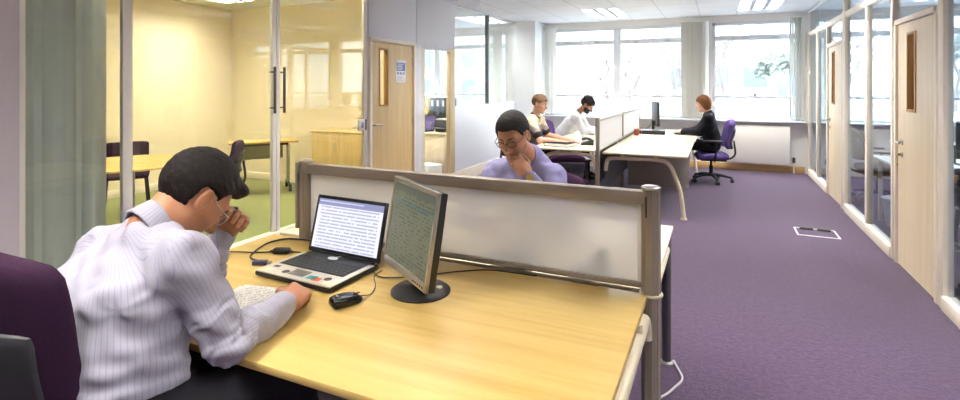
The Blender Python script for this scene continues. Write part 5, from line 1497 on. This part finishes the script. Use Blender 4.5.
def tree(label, x, y, hgt, seed, n=5, leaf=None, group=None):
    r = random.Random(seed); o = thing('tree', label, 'tree', (x, y, -.6), group=group)
    b = MB(); tips = []
    def br(p, d, L, rad, lv):
        q = p + d * L
        mid = p + d * L * .5 + Vector((r.uniform(-1, 1), r.uniform(-1, 1), 0)) * L * .06
        b.tube([p, mid, q], [rad, rad * .8, rad * .6], 5)
        if lv == 0: tips.append(q); return
        for k in range(3):
            a = r.uniform(0, 6.3); t_ = r.uniform(.35, .75)
            dd = (d + Vector((math.cos(a), math.sin(a), .15)) * t_).normalized()
            br(p + d * L * r.uniform(.55, 1.0), dd, L * r.uniform(.6, .78), rad * .55, lv - 1)
    br(Vector((0, 0, 0)), Vector((0, 0, 1)), hgt * .33, hgt * .02, n)
    b.build('branches', m_bark, o)
    if leaf:
        t = bmesh.new()
        for p in tips:
            for k in range(5):
                c = p + Vector((r.gauss(0, .18), r.gauss(0, .18), r.gauss(0, .18))); u = Vector((r.gauss(0, 1), r.gauss(0, 1), r.gauss(0, 1))).normalized() * .16; w = u.orthogonal().normalized() * .10
                t.faces.new([t.verts.new(c + s_) for s_ in (u, w, -u, -w)])
        c_ = MB(); c_._join(t); c_.build('foliage', leaf, o, smooth=False)
    return o
for k, (x, y, h_, lab) in enumerate(((-3.6, 24, 5.2, 'bare winter tree outside the wide window, left of its mullion'), (-5.4, 28, 6.5, 'bare winter tree farther left outside the wide window'), (-1.0, 22, 6.2, 'bare winter tree outside the right half of the wide window'), (-1.9, 27, 7.0, 'bare winter tree behind the others beyond the wide window'), (.3, 30, 7.5, 'bare winter tree showing beside the blind between the windows'), (-10, 26, 6.5, 'bare winter tree outside the office behind the glass'))):
    tree(lab, x, y, h_, 11 + k, 5)
tree('small green tree outside the right window near the partition', 3.0, 24, 4.6, 40, 4, mat('sage leaves', (140, 148, 140), .8))
tree('green tree outside the right hand room', 9.0, 28, 6.0, 41, 4, mat('sage leaves', (140, 148, 140), .8))
b = MB(); b.bb((-40, 20.2, -.6), (40, 20.5, .15), .02); tag(b.build('garden_wall', mat('pale wall stone', (206, 204, 200), .9)), 'low pale wall along the road outside the windows', 'wall')
o = thing('road_sign', 'blue road sign on a post outside the right window', 'sign', (2.0, 19.0, -.6))
b = MB(); b.cyl((0, 0, 0), (0, 0, 2.6), .035); b.build('post', m_alum, o)
b = MB(); b.bb((-.28, -.03, 1.75), (.28, -.01, 2.45), .01); b.build('plate', mat('sign blue', (120, 150, 184), .5), o)
def car(label, x, y, rz, rgb):
    o = thing('car', label, 'car', (x, y, -.6), rz)
    prof = [(-2.0, .35), (-2.05, .7), (-1.9, .92), (-1.1, 1.0), (-.55, 1.42), (.75, 1.46), (1.55, 1.0), (2.0, .9), (2.05, .5), (1.95, .32)]
    b = MB(); b.prism(prof, -.82, .82, 'Y', .06); b.build('body', mat('car paint %d' % rgb[0], rgb, .25, coat=.5), o)
    b = MB(); b.prism([(-1.0, 1.02), (-.52, 1.36), (.70, 1.40), (1.38, 1.02)], -.835, .835, 'Y', .01); b.build('side_glass', mat('car glass', (140, 150, 162), .15), o)
    for x_ in (-1.25, 1.25):
        for y_ in (-.75, .75):
            b = MB(); b.cyl((x_, y_ - .1, .33), (x_, y_ + .1, .33), .33, n=24); q = b.build('wheel', m_char, o)
            b = MB(); b.cyl((x_, y_ - .11, .33), (x_, y_ + .11, .33), .19, n=16); b.build('hubcap', m_alum, q)
car('pale silver car parked outside the left half of the wide window', -4.2, 17.2, .05, (206, 208, 212))
car('pale blue car parked outside the right window', 1.2, 17.2, PI + .05, (168, 186, 206))
car('white car parked outside the right hand room', 6.4, 17.4, .0, (232, 232, 232))

# ------------------------------------------------------------------ daylight, camera
w = bpy.data.worlds.new('sky'); SC.world = w; w.use_nodes = True
nt = w.node_tree; bg = nt.nodes['Background']
tc = nn(nt, 'ShaderNodeTexCoord'); sp = nn(nt, 'ShaderNodeSeparateXYZ'); nt.links.new(tc.outputs['Generated'], sp.inputs[0])
cr = nn(nt, 'ShaderNodeMapRange'); cr.inputs[1].default_value = -.05; cr.inputs[2].default_value = .6; nt.links.new(sp.outputs[2], cr.inputs[0])
mx = nn(nt, 'ShaderNodeMix', data_type='RGBA'); mx.inputs[6].default_value = lin((250, 250, 252)); mx.inputs[7].default_value = lin((226, 238, 255)); nt.links.new(cr.outputs[0], mx.inputs[0])
nt.links.new(mx.outputs[2], bg.inputs['Color']); bg.inputs['Strength'].default_value = SKY
for xa, xb in ((-3.2, -.53), (-.10, 1.30), (1.52, 4.3), (-7.7, -4.15)):
    ld = bpy.data.lights.new('window_daylight', 'AREA'); ld.shape = 'RECTANGLE'; ld.size = xb - xa; ld.size_y = 1.75
    ld.cycles.is_portal = True
    lo = bpy.data.objects.new('window_daylight', ld); COL.objects.link(lo); lo.location = ((xa + xb) / 2, YF + .20, 1.78); lo.rotation_euler = (-PI / 2, 0, 0)

cam = bpy.data.cameras.new('camera'); co = bpy.data.objects.new('camera', cam); COL.objects.link(co)
co.location = (0, 0, 1.55); co.rotation_euler = (PI / 2, 0, math.atan(238 / 521))
cam.sensor_width = 36; cam.lens = 521 / 960 * 36; cam.shift_y = -116 / 960; cam.clip_start = .05; cam.clip_end = 300
SC.camera = co
vs = SC.view_settings
SC.display_settings.display_device = 'sRGB'
vs.view_transform = 'Standard'; vs.look = 'None'; vs.gamma = 1; vs.use_curve_mapping = False
vs.exposure = EXPO
SC.cycles.max_bounces = 10; SC.cycles.transparent_max_bounces = 24; SC.cycles.diffuse_bounces = 5; SC.cycles.glossy_bounces = 4; SC.cycles.transmission_bounces = 8
SC.cycles.sample_clamp_indirect = 6; SC.cycles.caustics_reflective = False; SC.cycles.caustics_refractive = False
